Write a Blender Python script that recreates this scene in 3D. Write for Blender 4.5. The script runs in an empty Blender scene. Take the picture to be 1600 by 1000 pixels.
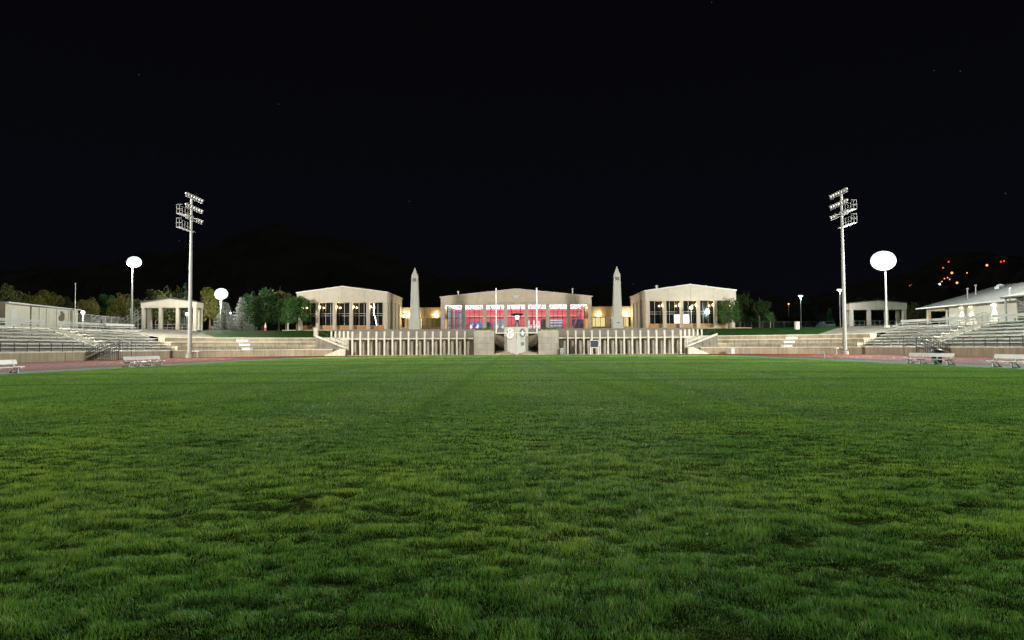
import bpy, math, random
import numpy as np
from mathutils import Matrix, Vector

# ------------------------------------------------------------------ camera, world, exposure
scene = bpy.context.scene
C = scene.collection
EYE = 1.25            # camera height
F = 1067.0            # focal length in photo pixels (1600 wide)
R = math.radians
cam_d = bpy.data.cameras.new("camera"); cam_d.lens = 24.0; cam_d.sensor_width = 36.0
cam_d.clip_start = 0.1; cam_d.clip_end = 6000
cam = bpy.data.objects.new("camera", cam_d); C.objects.link(cam); scene.camera = cam
cam.matrix_world = (Matrix.Translation((0, 0, EYE)) @ Matrix.Rotation(R(0.35), 4, 'Z')
                    @ Matrix.Rotation(R(92.2), 4, 'X') @ Matrix.Rotation(R(-0.3), 4, 'Z'))

world = bpy.data.worlds.new("World"); scene.world = world; world.use_nodes = True
wn = world.node_tree; wn.nodes.clear()
wo = wn.nodes.new("ShaderNodeOutputWorld"); wb = wn.nodes.new("ShaderNodeBackground")
wtc = wn.nodes.new("ShaderNodeTexCoord"); wsep = wn.nodes.new("ShaderNodeSeparateXYZ")
wr = wn.nodes.new("ShaderNodeValToRGB")
wn.links.new(wtc.outputs["Generated"], wsep.inputs[0]); wn.links.new(wsep.outputs["Z"], wr.inputs[0])
wr.color_ramp.elements[0].position = 0.0; wr.color_ramp.elements[0].color = (0.0024, 0.0028, 0.0050, 1)
wr.color_ramp.elements[1].position = 0.42; wr.color_ramp.elements[1].color = (0.0017, 0.0018, 0.0028, 1)
# faint stars
wv = wn.nodes.new("ShaderNodeTexVoronoi"); wv.inputs["Scale"].default_value = 26
wn.links.new(wtc.outputs["Generated"], wv.inputs["Vector"])
wlt = wn.nodes.new("ShaderNodeMath"); wlt.operation = 'LESS_THAN'; wlt.inputs[1].default_value = 0.016
wn.links.new(wv.outputs["Distance"], wlt.inputs[0])
wm = wn.nodes.new("ShaderNodeMath"); wm.operation = 'MULTIPLY'; wm.inputs[1].default_value = 0.05
wn.links.new(wlt.outputs[0], wm.inputs[0])
wadd = wn.nodes.new("ShaderNodeMixRGB"); wadd.blend_type = 'ADD'; wadd.inputs[0].default_value = 1
wn.links.new(wr.outputs[0], wadd.inputs[1]); wn.links.new(wm.outputs[0], wadd.inputs[2])
wn.links.new(wadd.outputs[0], wb.inputs[0]); wb.inputs[1].default_value = 1.0
wn.links.new(wb.outputs[0], wo.inputs[0])

fill_sun_d = bpy.data.lights.new("fill_sun", 'SUN'); fill_sun_d.energy = 0.13; fill_sun_d.angle = R(25); fill_sun_d.color = (0.98, 1.0, 0.90)  # weak fill light added to lift the dark hills
fill_sun = bpy.data.objects.new("fill_sun", fill_sun_d); C.objects.link(fill_sun); fill_sun.rotation_euler = (R(-32), 0, R(8))

scene.view_settings.view_transform = 'Standard'; scene.view_settings.look = 'None'
scene.view_settings.exposure = 0.0; scene.view_settings.gamma = 1.0
scene.cycles.use_denoising = True
scene.cycles.max_bounces = 6; scene.cycles.diffuse_bounces = 2; scene.cycles.glossy_bounces = 2
scene.cycles.transmission_bounces = 4; scene.cycles.transparent_max_bounces = 8
scene.cycles.sample_clamp_indirect = 3.0
scene.cycles.caustics_reflective = False; scene.cycles.caustics_refractive = False

rnd = random.Random(7)
rng = np.random.default_rng(11)

def gx(u, Y): return (u - 806.5) / F * Y                       # lateral metres of a photo column at depth Y
def gz(u, v, Y): return EYE + (541 + (806.5 - u) * 0.00524 - v) / F * Y

# ------------------------------------------------------------------ helpers
class MB:
    def __init__(s): s.v = []; s.f = []
    def add(s, vs, fs):
        o = len(s.v); s.v += [tuple(p) for p in vs]; s.f += [tuple(i + o for i in f) for f in fs]; return s
    def box(s, x0, x1, y0, y1, z0, z1):
        if x0 > x1: x0, x1 = x1, x0
        return s.add([(x0,y0,z0),(x1,y0,z0),(x1,y1,z0),(x0,y1,z0),(x0,y0,z1),(x1,y0,z1),(x1,y1,z1),(x0,y1,z1)],
                     [(3,2,1,0),(4,5,6,7),(0,1,5,4),(1,2,6,5),(2,3,7,6),(3,0,4,7)])
    def prism_y(s, pts, y0, y1):                               # polygon in XZ, extruded along Y
        n = len(pts)
        a = sum(pts[i][0]*pts[(i+1)%n][1]-pts[(i+1)%n][0]*pts[i][1] for i in range(n))
        if a < 0: pts = pts[::-1]
        vs = [(x,y0,z) for x,z in pts] + [(x,y1,z) for x,z in pts]
        fs = [tuple(range(n)), tuple(range(2*n-1, n-1, -1))] + [((i+1)%n, i, n+i, n+(i+1)%n) for i in range(n)]
        return s.add(vs, fs)
    def prism_x(s, pts, x0, x1):                               # polygon in YZ, extruded along X
        n = len(pts)
        a = sum(pts[i][0]*pts[(i+1)%n][1]-pts[(i+1)%n][0]*pts[i][1] for i in range(n))
        if a < 0: pts = pts[::-1]
        if x0 > x1: x0, x1 = x1, x0
        vs = [(x0,y,z) for y,z in pts] + [(x1,y,z) for y,z in pts]
        fs = [tuple(range(n-1,-1,-1)), tuple(range(n, 2*n))] + [(i, (i+1)%n, n+(i+1)%n, n+i) for i in range(n)]
        return s.add(vs, fs)
    def prism_z(s, pts, z0, z1):
        n = len(pts)
        a = sum(pts[i][0]*pts[(i+1)%n][1]-pts[(i+1)%n][0]*pts[i][1] for i in range(n))
        if a < 0: pts = pts[::-1]
        vs = [(x,y,z0) for x,y in pts] + [(x,y,z1) for x,y in pts]
        fs = [tuple(range(n-1,-1,-1)), tuple(range(n, 2*n))] + [(i, (i+1)%n, n+(i+1)%n, n+i) for i in range(n)]
        return s.add(vs, fs)
    def tube(s, a, b, r, r2=None, n=8):
        a = Vector(a); b = Vector(b); d = (b-a).normalized(); r2 = r if r2 is None else r2
        u = d.cross(Vector((0,0,1)) if abs(d.z) < 0.9 else Vector((1,0,0))).normalized(); w = d.cross(u)
        vs = []
        for p, q in ((a, r), (b, r2)):
            for i in range(n):
                t = 2*math.pi*i/n; vs.append(p + u*math.cos(t)*q + w*math.sin(t)*q)
        fs = [(i, (i+1)%n, n+(i+1)%n, n+i) for i in range(n)] + [tuple(range(n-1,-1,-1)), tuple(range(n,2*n))]
        return s.add(vs, fs)
    def lathe(s, c, prof, n=20, axis=None):                    # prof: (radius, height) up the axis
        ax = Vector(axis or (0,0,1)).normalized()
        u = ax.cross(Vector((0,0,1)) if abs(ax.z) < 0.9 else Vector((1,0,0))).normalized(); w = ax.cross(u)
        vs = []; c = Vector(c)
        for r, h in prof:
            for i in range(n):
                t = 2*math.pi*i/n; vs.append(c + ax*h + (u*math.cos(t) + w*math.sin(t))*max(r, 1e-4))
        fs = []
        for k in range(len(prof)-1):
            for i in range(n):
                fs.append((k*n+i, k*n+(i+1)%n, (k+1)*n+(i+1)%n, (k+1)*n+i))
        fs += [tuple(range(n-1,-1,-1)), tuple(range((len(prof)-1)*n, len(prof)*n))]
        return s.add(vs, fs)
    def build(s, name, m, parent=None, smooth=False):
        me = bpy.data.meshes.new(name); me.from_pydata(s.v, [], s.f); me.update()
        if smooth: me.polygons.foreach_set("use_smooth", [True]*len(me.polygons))
        o = bpy.data.objects.new(name, me); C.objects.link(o)
        if m: me.materials.append(m)
        if parent: attach(o, parent)
        return o

def attach(o, parent):
    # children keep world coordinates: the parent empties stand at the thing's base
    o.parent = parent
    w = Matrix.Identity(4); p = parent
    chain = []
    while p: chain.append(p); p = p.parent
    for q in reversed(chain): w = w @ q.matrix_parent_inverse @ q.matrix_basis
    o.matrix_parent_inverse = w.inverted()

def tag(o, label=None, cat=None, group=None, kind=None):
    if label: o['label'] = label
    if cat: o['category'] = cat
    if group: o['group'] = group
    if kind: o['kind'] = kind
    return o

def thing(name, loc, label, cat, group=None):
    o = bpy.data.objects.new(name, None); C.objects.link(o); o.location = loc; o.empty_display_size = 0.3
    return tag(o, label, cat, group)

def structure(o, label=None):
    o['kind'] = 'structure'
    if label: o['label'] = label
    return o

def copy_thing(root, loc, rz=0, label=None, scale=None, mats=None):
    """copy of a thing whose parts were built in local coordinates"""
    r = root.copy(); C.objects.link(r); r.location = loc; r.rotation_euler = (0,0,rz)
    if scale: r.scale = scale
    if label: r['label'] = label
    for ch in root.children:
        c = ch.copy(); C.objects.link(c); c.parent = r
        if mats and ch.name.split('.')[0] in mats:
            c.material_slots[0].link = 'OBJECT'; c.material_slots[0].material = mats[ch.name.split('.')[0]]
        for g in ch.children:
            d = g.copy(); C.objects.link(d); d.parent = c
    return r

# ------------------------------------------------------------------ materials
def newmat(name):
    m = bpy.data.materials.new(name); m.use_nodes = True; nt = m.node_tree
    b = nt.nodes["Principled BSDF"]
    return m, nt, b

def mat(name, col, rough=0.7, metal=0.0, var=0.15, scale=3.0, bump=0.0, bscale=40.0, streak=0.0, spec=0.4, tint=None):
    m, nt, b = newmat(name)
    b.inputs["Roughness"].default_value = rough; b.inputs["Metallic"].default_value = metal
    b.inputs["Specular IOR Level"].default_value = spec
    tc = nt.nodes.new("ShaderNodeTexCoord")
    n = nt.nodes.new("ShaderNodeTexNoise"); n.inputs["Scale"].default_value = scale; n.inputs["Detail"].default_value = 6
    nt.links.new(tc.outputs["Object"], n.inputs["Vector"])
    rp = nt.nodes.new("ShaderNodeValToRGB")
    t = tint or (1, 1, 1)
    rp.color_ramp.elements[0].position = 0.3; rp.color_ramp.elements[1].position = 0.7
    rp.color_ramp.elements[0].color = (*[c*(1-var)*k for c, k in zip(col, t)], 1)
    rp.color_ramp.elements[1].color = (*[min(1, c*(1+var)) for c in col], 1)
    nt.links.new(n.outputs[0], rp.inputs[0]); out = rp.outputs[0]
    if streak:
        mp = nt.nodes.new("ShaderNodeMapping"); mp.inputs["Scale"].default_value = (2.2, 2.2, 0.12)
        n2 = nt.nodes.new("ShaderNodeTexNoise"); n2.inputs["Scale"].default_value = 1.6; n2.inputs["Detail"].default_value = 4
        nt.links.new(tc.outputs["Object"], mp.inputs[0]); nt.links.new(mp.outputs[0], n2.inputs["Vector"])
        r2 = nt.nodes.new("ShaderNodeValToRGB"); r2.color_ramp.elements[0].position = 0.35; r2.color_ramp.elements[1].position = 0.6
        k = 1-streak; r2.color_ramp.elements[0].color = (k, k*0.97, k*0.92, 1); r2.color_ramp.elements[1].color = (1,1,1,1)
        nt.links.new(n2.outputs[0], r2.inputs[0])
        mx = nt.nodes.new("ShaderNodeMixRGB"); mx.blend_type = 'MULTIPLY'; mx.inputs[0].default_value = 1
        nt.links.new(out, mx.inputs[1]); nt.links.new(r2.outputs[0], mx.inputs[2]); out = mx.outputs[0]
    nt.links.new(out, b.inputs["Base Color"])
    if bump:
        n3 = nt.nodes.new("ShaderNodeTexNoise"); n3.inputs["Scale"].default_value = bscale; n3.inputs["Detail"].default_value = 4
        nt.links.new(tc.outputs["Object"], n3.inputs["Vector"])
        bp = nt.nodes.new("ShaderNodeBump"); bp.inputs["Strength"].default_value = bump; bp.inputs["Distance"].default_value = 0.05
        nt.links.new(n3.outputs[0], bp.inputs["Height"]); nt.links.new(bp.outputs[0], b.inputs["Normal"])
    return m

def emit(name, col, strength):
    m, nt, b = newmat(name)
    b.inputs["Base Color"].default_value = (*[c*0.8 for c in col], 1)
    b.inputs["Emission Color"].default_value = (*col, 1); b.inputs["Emission Strength"].default_value = strength
    return m

def brickmat(name, c1, c2, mortar, scale=1.0, bw=0.4, bh=0.1):
    m, nt, b = newmat(name)
    tc = nt.nodes.new("ShaderNodeTexCoord"); mp = nt.nodes.new("ShaderNodeMapping"); mp.inputs["Rotation"].default_value = (R(90), 0, 0)
    br = nt.nodes.new("ShaderNodeTexBrick"); br.inputs["Scale"].default_value = scale
    br.inputs["Color1"].default_value = (*c1,1); br.inputs["Color2"].default_value = (*c2,1); br.inputs["Mortar"].default_value = (*mortar,1)
    br.inputs["Brick Width"].default_value = bw; br.inputs["Row Height"].default_value = bh; br.inputs["Mortar Size"].default_value = 0.008
    nt.links.new(tc.outputs["Object"], mp.inputs[0]); nt.links.new(mp.outputs[0], br.inputs["Vector"])
    nt.links.new(br.outputs[0], b.inputs["Base Color"]); b.inputs["Roughness"].default_value = 0.85
    return m

def glassmat(name, tintc, refl=0.12, rough=0.03):
    m = bpy.data.materials.new(name); m.use_nodes = True; nt = m.node_tree; nt.nodes.clear()
    o = nt.nodes.new("ShaderNodeOutputMaterial"); mix = nt.nodes.new("ShaderNodeMixShader")
    t = nt.nodes.new("ShaderNodeBsdfTransparent"); t.inputs[0].default_value = (*tintc, 1)
    g = nt.nodes.new("ShaderNodeBsdfGlossy"); g.inputs["Roughness"].default_value = rough
    fr = nt.nodes.new("ShaderNodeFresnel"); fr.inputs[0].default_value = 1.5
    ad = nt.nodes.new("ShaderNodeMath"); ad.operation = 'ADD'; ad.inputs[1].default_value = refl; ad.use_clamp = True
    nt.links.new(fr.outputs[0], ad.inputs[0]); nt.links.new(ad.outputs[0], mix.inputs[0])
    nt.links.new(t.outputs[0], mix.inputs[1]); nt.links.new(g.outputs[0], mix.inputs[2]); nt.links.new(mix.outputs[0], o.inputs[0])
    return m

def leafmat(name, c1, c2):
    m, nt, b = newmat(name)
    tc = nt.nodes.new("ShaderNodeTexCoord"); n = nt.nodes.new("ShaderNodeTexNoise"); n.inputs["Scale"].default_value = 14
    n.inputs["Detail"].default_value = 3
    nt.links.new(tc.outputs["Object"], n.inputs["Vector"]); rp = nt.nodes.new("ShaderNodeValToRGB")
    rp.color_ramp.elements[0].position = 0.35; rp.color_ramp.elements[1].position = 0.65
    rp.color_ramp.elements[0].color = (*c1,1); rp.color_ramp.elements[1].color = (*c2,1)
    nt.links.new(n.outputs[0], rp.inputs[0]); nt.links.new(rp.outputs[0], b.inputs["Base Color"])
    b.inputs["Roughness"].default_value = 0.6; b.inputs["Specular IOR Level"].default_value = 0.2
    tr = nt.nodes.new("ShaderNodeBsdfTranslucent"); nt.links.new(rp.outputs[0], tr.inputs[0])
    mx = nt.nodes.new("ShaderNodeMixShader"); mx.inputs[0].default_value = 0.3
    out = nt.nodes["Material Output"]
    nt.links.new(b.outputs[0], mx.inputs[1]); nt.links.new(tr.outputs[0], mx.inputs[2]); nt.links.new(mx.outputs[0], out.inputs[0])
    return m

M = dict(
    concrete=mat("concrete", (0.42,0.40,0.34), 0.85, var=0.14, scale=1.2, bump=0.25, bscale=14, streak=0.12),
    concrete_light=mat("concrete_light", (0.60,0.58,0.50), 0.8, var=0.1, scale=1.5, bump=0.2, bscale=14, streak=0.15),
    concrete_warm=mat("concrete_warm", (0.34,0.285,0.20), 0.85, var=0.16, scale=0.8, bump=0.25, bscale=12, streak=0.25),
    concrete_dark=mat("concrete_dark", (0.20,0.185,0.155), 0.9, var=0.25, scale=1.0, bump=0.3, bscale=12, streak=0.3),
    stone_white=mat("stone_white", (0.33,0.33,0.305), 0.7, var=0.05, scale=2, bump=0.1, bscale=20, streak=0.1),
    obelisk=mat("obelisk_concrete", (0.44,0.45,0.42), 0.8, var=0.06, scale=2, bump=0.15, bscale=15, streak=0.12),
    paving=mat("paving", (0.20,0.185,0.16), 0.9, var=0.2, scale=0.6, bump=0.2, bscale=8, spec=0.03),
    stucco=mat("stucco", (0.52,0.485,0.41), 0.9, var=0.06, scale=1.3, bump=0.1, bscale=60, streak=0.03),
    stucco_tan=mat("stucco_tan", (0.58,0.51,0.39), 0.9, var=0.08, scale=1.3, bump=0.1, bscale=60, streak=0.04),
    column=mat("column_concrete", (0.46,0.42,0.35), 0.85, var=0.1, scale=2, bump=0.15, bscale=30, streak=0.1),
    cap=mat("metal_cap", (0.62,0.62,0.60), 0.5, var=0.05),
    cream=mat("cream_paint", (0.60,0.57,0.48), 0.8, var=0.05, scale=1.5, streak=0.08),
    cream_lit=mat("lit_cream_stucco", (0.72,0.70,0.62), 0.85, var=0.05, scale=1.5, streak=0.05),  # cream raised in tone to imitate the strongly lit front wall
    brick=brickmat("warm_brick", (0.52,0.29,0.13), (0.44,0.24,0.10), (0.30,0.24,0.18)),
    mast=mat("mast_steel", (0.17,0.17,0.165), 0.6, var=0.1, scale=2),
    alu=mat("aluminium", (0.62,0.63,0.62), 0.42, metal=0.55, var=0.12, scale=0.8),
    galv=mat("galvanised_steel", (0.38,0.385,0.38), 0.5, metal=0.4, var=0.1, scale=2),
    white=mat("white_paint", (0.78,0.78,0.76), 0.5, var=0.05),
    black=mat("black_paint", (0.02,0.02,0.022), 0.5, var=0.1),
    dark=mat("dark_metal", (0.06,0.06,0.065), 0.5, var=0.1),
    darkglass=mat("dark_window_glass", (0.012,0.014,0.016), 0.04, var=0.3, spec=0.9),
    frame_dark=mat("dark_frame", (0.02,0.022,0.03), 0.4, var=0.1),
    frame_grey=mat("grey_frame", (0.28,0.30,0.33), 0.45, var=0.1),
    glass=glassmat("clear_glass", (0.92,0.95,0.95), 0.03),
    red=mat("red_wall", (0.70,0.12,0.14), 0.8, var=0.18, scale=0.7),
    blue=mat("blue_panel", (0.08,0.16,0.42), 0.6, var=0.5, scale=1.2),
    bluegrey=mat("bluegrey_panel", (0.16,0.22,0.32), 0.6, var=0.5, scale=1.0),
    floor=mat("interior_floor", (0.22,0.18,0.14), 0.5, var=0.2),
    track=mat("track_rubber", (0.078,0.014,0.009), 0.85, var=0.12, scale=0.5, bump=0.3, bscale=90, spec=0.03),
    green_rubber=mat("green_rubber", (0.02,0.11,0.085), 0.85, var=0.12, scale=0.7, bump=0.3, bscale=90, spec=0.03),
    shingle=mat("roof_shingle", (0.11,0.115,0.11), 0.9, var=0.18, scale=5, bump=0.4, bscale=22),
    bark=mat("bark", (0.14,0.10,0.07), 0.95, var=0.3, scale=8, bump=0.5, bscale=30),
    bark_white=mat("pale_bark", (0.42,0.40,0.35), 0.9, var=0.25, scale=8),
    leaf_dark=leafmat("dark_green_leaves", (0.024,0.062,0.018), (0.055,0.12,0.036)),
    leaf_mid=leafmat("green_leaves", (0.032,0.09,0.021), (0.075,0.17,0.042)),
    leaf_autumn=leafmat("autumn_leaves", (0.10,0.13,0.035), (0.27,0.24,0.06)),
    leaf_olive=leafmat("olive_leaves", (0.05,0.08,0.025), (0.14,0.15,0.05)),
    needle_lit=leafmat("lamplit_needles", (0.16,0.18,0.16), (0.33,0.35,0.31)),  # pale tone stands in for strong lamplight on the spruces
    needle_dark=leafmat("dark_needles", (0.02,0.045,0.03), (0.04,0.075,0.045)),
    needle_green=leafmat("green_needles", (0.08,0.28,0.10), (0.16,0.42,0.15)),
    hill=mat("scrub_hillside", (0.05,0.055,0.045), 0.95, var=0.4, scale=0.01, spec=0.03),
    lawn=mat("lawn_grass", (0.02,0.06,0.012), 0.9, var=0.3, scale=0.8, bump=0.6, bscale=18, spec=0.03),
    seal_green=mat("dark_green_paint", (0.06,0.10,0.06), 0.6, var=0.2, scale=9),
    purple=mat("plum_paint", (0.16,0.08,0.14), 0.6, var=0.2),
    text=mat("faded_lettering", (0.14,0.12,0.10), 0.8, var=0.1),
    bronze=mat("dark_bronze", (0.09,0.085,0.06), 0.5, metal=0.3, var=0.2, scale=8),
    slate=mat("slate_panel", (0.05,0.06,0.09), 0.5, var=0.2),
    orange=mat("orange_brick", (0.5,0.17,0.06), 0.8, var=0.2),
    carwhite=mat("car_paint", (0.7,0.7,0.7), 0.25, var=0.03),
    tyre=mat("tyre", (0.02,0.02,0.02), 0.9, var=0.1),
    lamp_white=emit("floodlight_lens", (0.90,1.0,0.97), 2.5),
    lamp_teal=emit("mercury_lamp", (0.55,1.0,0.95), 9),
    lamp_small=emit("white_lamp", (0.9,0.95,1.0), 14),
    lamp_warm=emit("warm_lamp", (1.0,0.78,0.42), 4),
    lamp_orange=emit("sodium_lamp", (1.0,0.30,0.09), 2.6),
    lamp_red=emit("red_beacon", (1.0,0.07,0.03), 2.0),
    ceiling_light=emit("lit_ceiling", (1.0,0.99,0.97), 2.6),
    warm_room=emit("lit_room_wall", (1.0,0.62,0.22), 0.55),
    bright_room=emit("bright_room_wall", (1.0,0.80,0.32), 1.1),
    lens_off=mat("unlit_lens", (0.55,0.56,0.56), 0.15, metal=0.6, var=0.1),
)

# ------------------------------------------------------------------ lamps' light
def spot(name, loc, aim, W, col, ang=150, size=0.6, parent=None, blend=0.6):
    d = bpy.data.lights.new(name, 'SPOT'); d.energy = W; d.color = col; d.spot_size = R(ang); d.spot_blend = blend
    d.shadow_soft_size = size
    o = bpy.data.objects.new(name, d); C.objects.link(o)
    q = (Vector(aim) - Vector(loc)).to_track_quat('-Z', 'Y')
    o.matrix_basis = Matrix.Translation(loc) @ q.to_matrix().to_4x4()
    if parent: attach(o, parent)
    return o
def point(name, loc, W, col, size=0.15, parent=None):
    d = bpy.data.lights.new(name, 'POINT'); d.energy = W; d.color = col; d.shadow_soft_size = size
    o = bpy.data.objects.new(name, d); C.objects.link(o); o.location = loc
    if parent: attach(o, parent)
    return o

# ------------------------------------------------------------------ stadium path (inner foot of the stand wall)
HX, YC, RA = 44.0, 80.0, 18.0          # half width, start of the curve, curve radius
YS = -25.0; YF = YC + RA               # start of the straight, depth of the front wall
L1 = YC - YS; LA = RA*math.pi/2; L2 = 2*(HX-RA)
S_END = 2*L1 + 2*LA + L2
def path(s):
    """point and outward normal on the U shaped foot of the stands; s runs from the near left end"""
    if s <= L1: return (-HX, YS+s), (-1.0, 0.0)
    if s <= L1+LA:
        a = (s-L1)/RA; return (-(HX-RA) - RA*math.cos(a), YC + RA*math.sin(a)), (-math.cos(a), math.sin(a))
    if s <= L1+LA+L2: return (-(HX-RA) + (s-L1-LA), YF), (0.0, 1.0)
    (x, y), (nx, ny) = path(S_END - s); return (-x, y), (-nx, ny)
def off(s, t):
    (x, y), (nx, ny) = path(s); return x+nx*t, y+ny*t
def s_left(Y): return Y - YS           # s of a point on the left straight
def ss(s0, s1, step=1.2, side=1):
    n = max(2, int(abs(s1-s0)/step)+1); return [s0+(s1-s0)*i/(n-1) for i in range(n)]
def sweep(mb, s0, s1, prof, side, step=1.2):
    """closed profile (t, z) swept along the path; side +1 mirrors it to the right"""
    sl = ss(s0, s1, step); n = len(prof); vs = []
    for s in sl:
        for t, z in prof:
            x, y = off(s, t); vs.append((x if side < 0 else -x, y, z))
    fs = []
    for k in range(len(sl)-1):
        for i in range(n):
            q = (k*n+i, k*n+(i+1)%n, (k+1)*n+(i+1)%n, (k+1)*n+i)
            fs.append(q)
    fs += [tuple(range(n)), tuple(range((len(sl)-1)*n, len(sl)*n))]
    return mb.add(vs, fs)

# ------------------------------------------------------------------ ground, track, field
g = MB(); g.add([(-3000,-600,-0.06),(3000,-600,-0.06),(3000,4000,-0.06),(-3000,4000,-0.06)], [(0,1,2,3)])
structure(g.build("ground", M['hill']))
# track: red rubber inside the stand walls
tr = []
for s in ss(0, S_END, 1.5): tr.append(off(s, 0.3))
structure(MB().add([(x,y,0.0) for x,y in tr], [tuple(range(len(tr)))[::-1]]).build("running_track", M['track']))
def lawn_outline(hx, yf, r, y0=-24):
    pts = [(-hx, y0)]
    for i in range(17):
        a = math.pi/2*i/16; pts.append((-(hx-r) - r*math.cos(a), yf-r*0.55 + r*0.55*math.sin(a)))
    return pts + [(-x, y) for x, y in pts[::-1]]
gr = lawn_outline(27.0, 91.6, 22)
structure(MB().add([(x,y,0.004) for x,y in gr], [tuple(range(len(gr)))[::-1]]).build("green_border", M['green_rubber']))
wl = MB()
for k in range(1, 7):                                          # lane lines on the straights
    for sd in (-1, 1):
        x = sd*(29.5 + k*1.22); wl.add([(x-0.013,-20,0.006),(x+0.013,-20,0.006),(x+0.013,80,0.006),(x-0.013,80,0.006)], [(0,1,2,3)])
structure(wl.build("lane_lines", M['white']))

def turfmat():
    m, nt, b = newmat("turf")
    tc = nt.nodes.new("ShaderNodeTexCoord")
    def noise(sc, det, vecscale=None):
        n = nt.nodes.new("ShaderNodeTexNoise"); n.inputs["Scale"].default_value = sc; n.inputs["Detail"].default_value = det
        if vecscale:
            mp = nt.nodes.new("ShaderNodeMapping"); mp.inputs["Scale"].default_value = vecscale
            nt.links.new(tc.outputs["Object"], mp.inputs[0]); nt.links.new(mp.outputs[0], n.inputs["Vector"])
        else: nt.links.new(tc.outputs["Object"], n.inputs["Vector"])
        return n
    n1 = noise(6, 8); rp = nt.nodes.new("ShaderNodeValToRGB")
    rp.color_ramp.elements[0].position = 0.35; rp.color_ramp.elements[1].position = 0.68
    rp.color_ramp.elements[0].color = (0.022, 0.030, 0.010, 1); rp.color_ramp.elements[1].color = (0.035, 0.060, 0.014, 1)
    nt.links.new(n1.outputs[0], rp.inputs[0])
    nt.links.new(rp.outputs[0], b.inputs["Base Color"]); b.inputs["Roughness"].default_value = 0.9
    b.inputs["Specular IOR Level"].default_value = 0.0
    bp = nt.nodes.new("ShaderNodeBump"); bp.inputs["Strength"].default_value = 1.0; bp.inputs["Distance"].default_value = 0.06
    n3 = noise(25, 5); nt.links.new(n3.outputs[0], bp.inputs["Height"]); nt.links.new(bp.outputs[0], b.inputs["Normal"])
    return m
fl = lawn_outline(24.3, 90.6, 20)
structure(MB().add([(x,y,0.012) for x,y in fl], [tuple(range(len(fl)))[::-1]]).build("playing_field", turfmat()))

# upper ground around the stands
def upper(side, s0, s1, tz, matl, name):
    """tz(s) -> list of (t, z)"""
    sl = ss(s0, s1, 2.0); vs = []; n = None
    for s in sl:
        p = tz(s); n = len(p)
        for t, z in p:
            x, y = off(s, t); vs.append((x if side < 0 else -x, y, z))
    fs = [(k*n+i, k*n+i+1, (k+1)*n+i+1, (k+1)*n+i) for k in range(len(sl)-1) for i in range(n-1)]
    structure(MB().add(vs, fs).build(name, matl))
SA = s_left(87.0)          # end of the metal bleachers (a little way into the curve)
SB = L1 + LA - 1.0         # end of the concrete terrace at the end stairs
def lerp(a, b, k): k = min(1, max(0, k)); return a+(b-a)*k
def tz_terr(s): return [(4.15,2.66),(7,3.05),(10,3.5),(14,3.95),(20,3.97),(45,4.0)]
def tz_all(s):
    k = 0
    t0 = lerp(8.4, 4.15, k); z0 = lerp(3.62, 2.66, k)
    return [(t0, z0), (lerp(9.5, 7, k), lerp(3.7, 3.05, k)), (lerp(11, 10, k), lerp(3.72, 3.5, k)), (14, lerp(3.75,3.95,k)), (20, 3.97), (45, 4.0)]
for sd in (-1, 1):
    upper(sd, 0, SA, tz_all, M['paving'], "upper_walkway")
    upper(sd, SA, L1+RA*R(44), tz_terr, M['paving'], "terrace_walkway")
    upper(sd, L1+RA*R(44), L1+LA+1.6, tz_terr, M['lawn'], "upper_lawn")
def tz_far(s): return [(45, 4.0), (120, 4.0), (240, 4.5)]
for sd in (-1, 1): upper(sd, 0, L1+LA+L2/2, tz_far, M['hill'], "outer_ground")
# plaza behind the pillared walls, four long low steps up to the buildings
def tz_front(s): return [(11.0,3.98), (45,4.0)]
upper(-1, L1+LA+1.6, L1+LA+L2-1.6, tz_front, M['paving'], "plaza")
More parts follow.
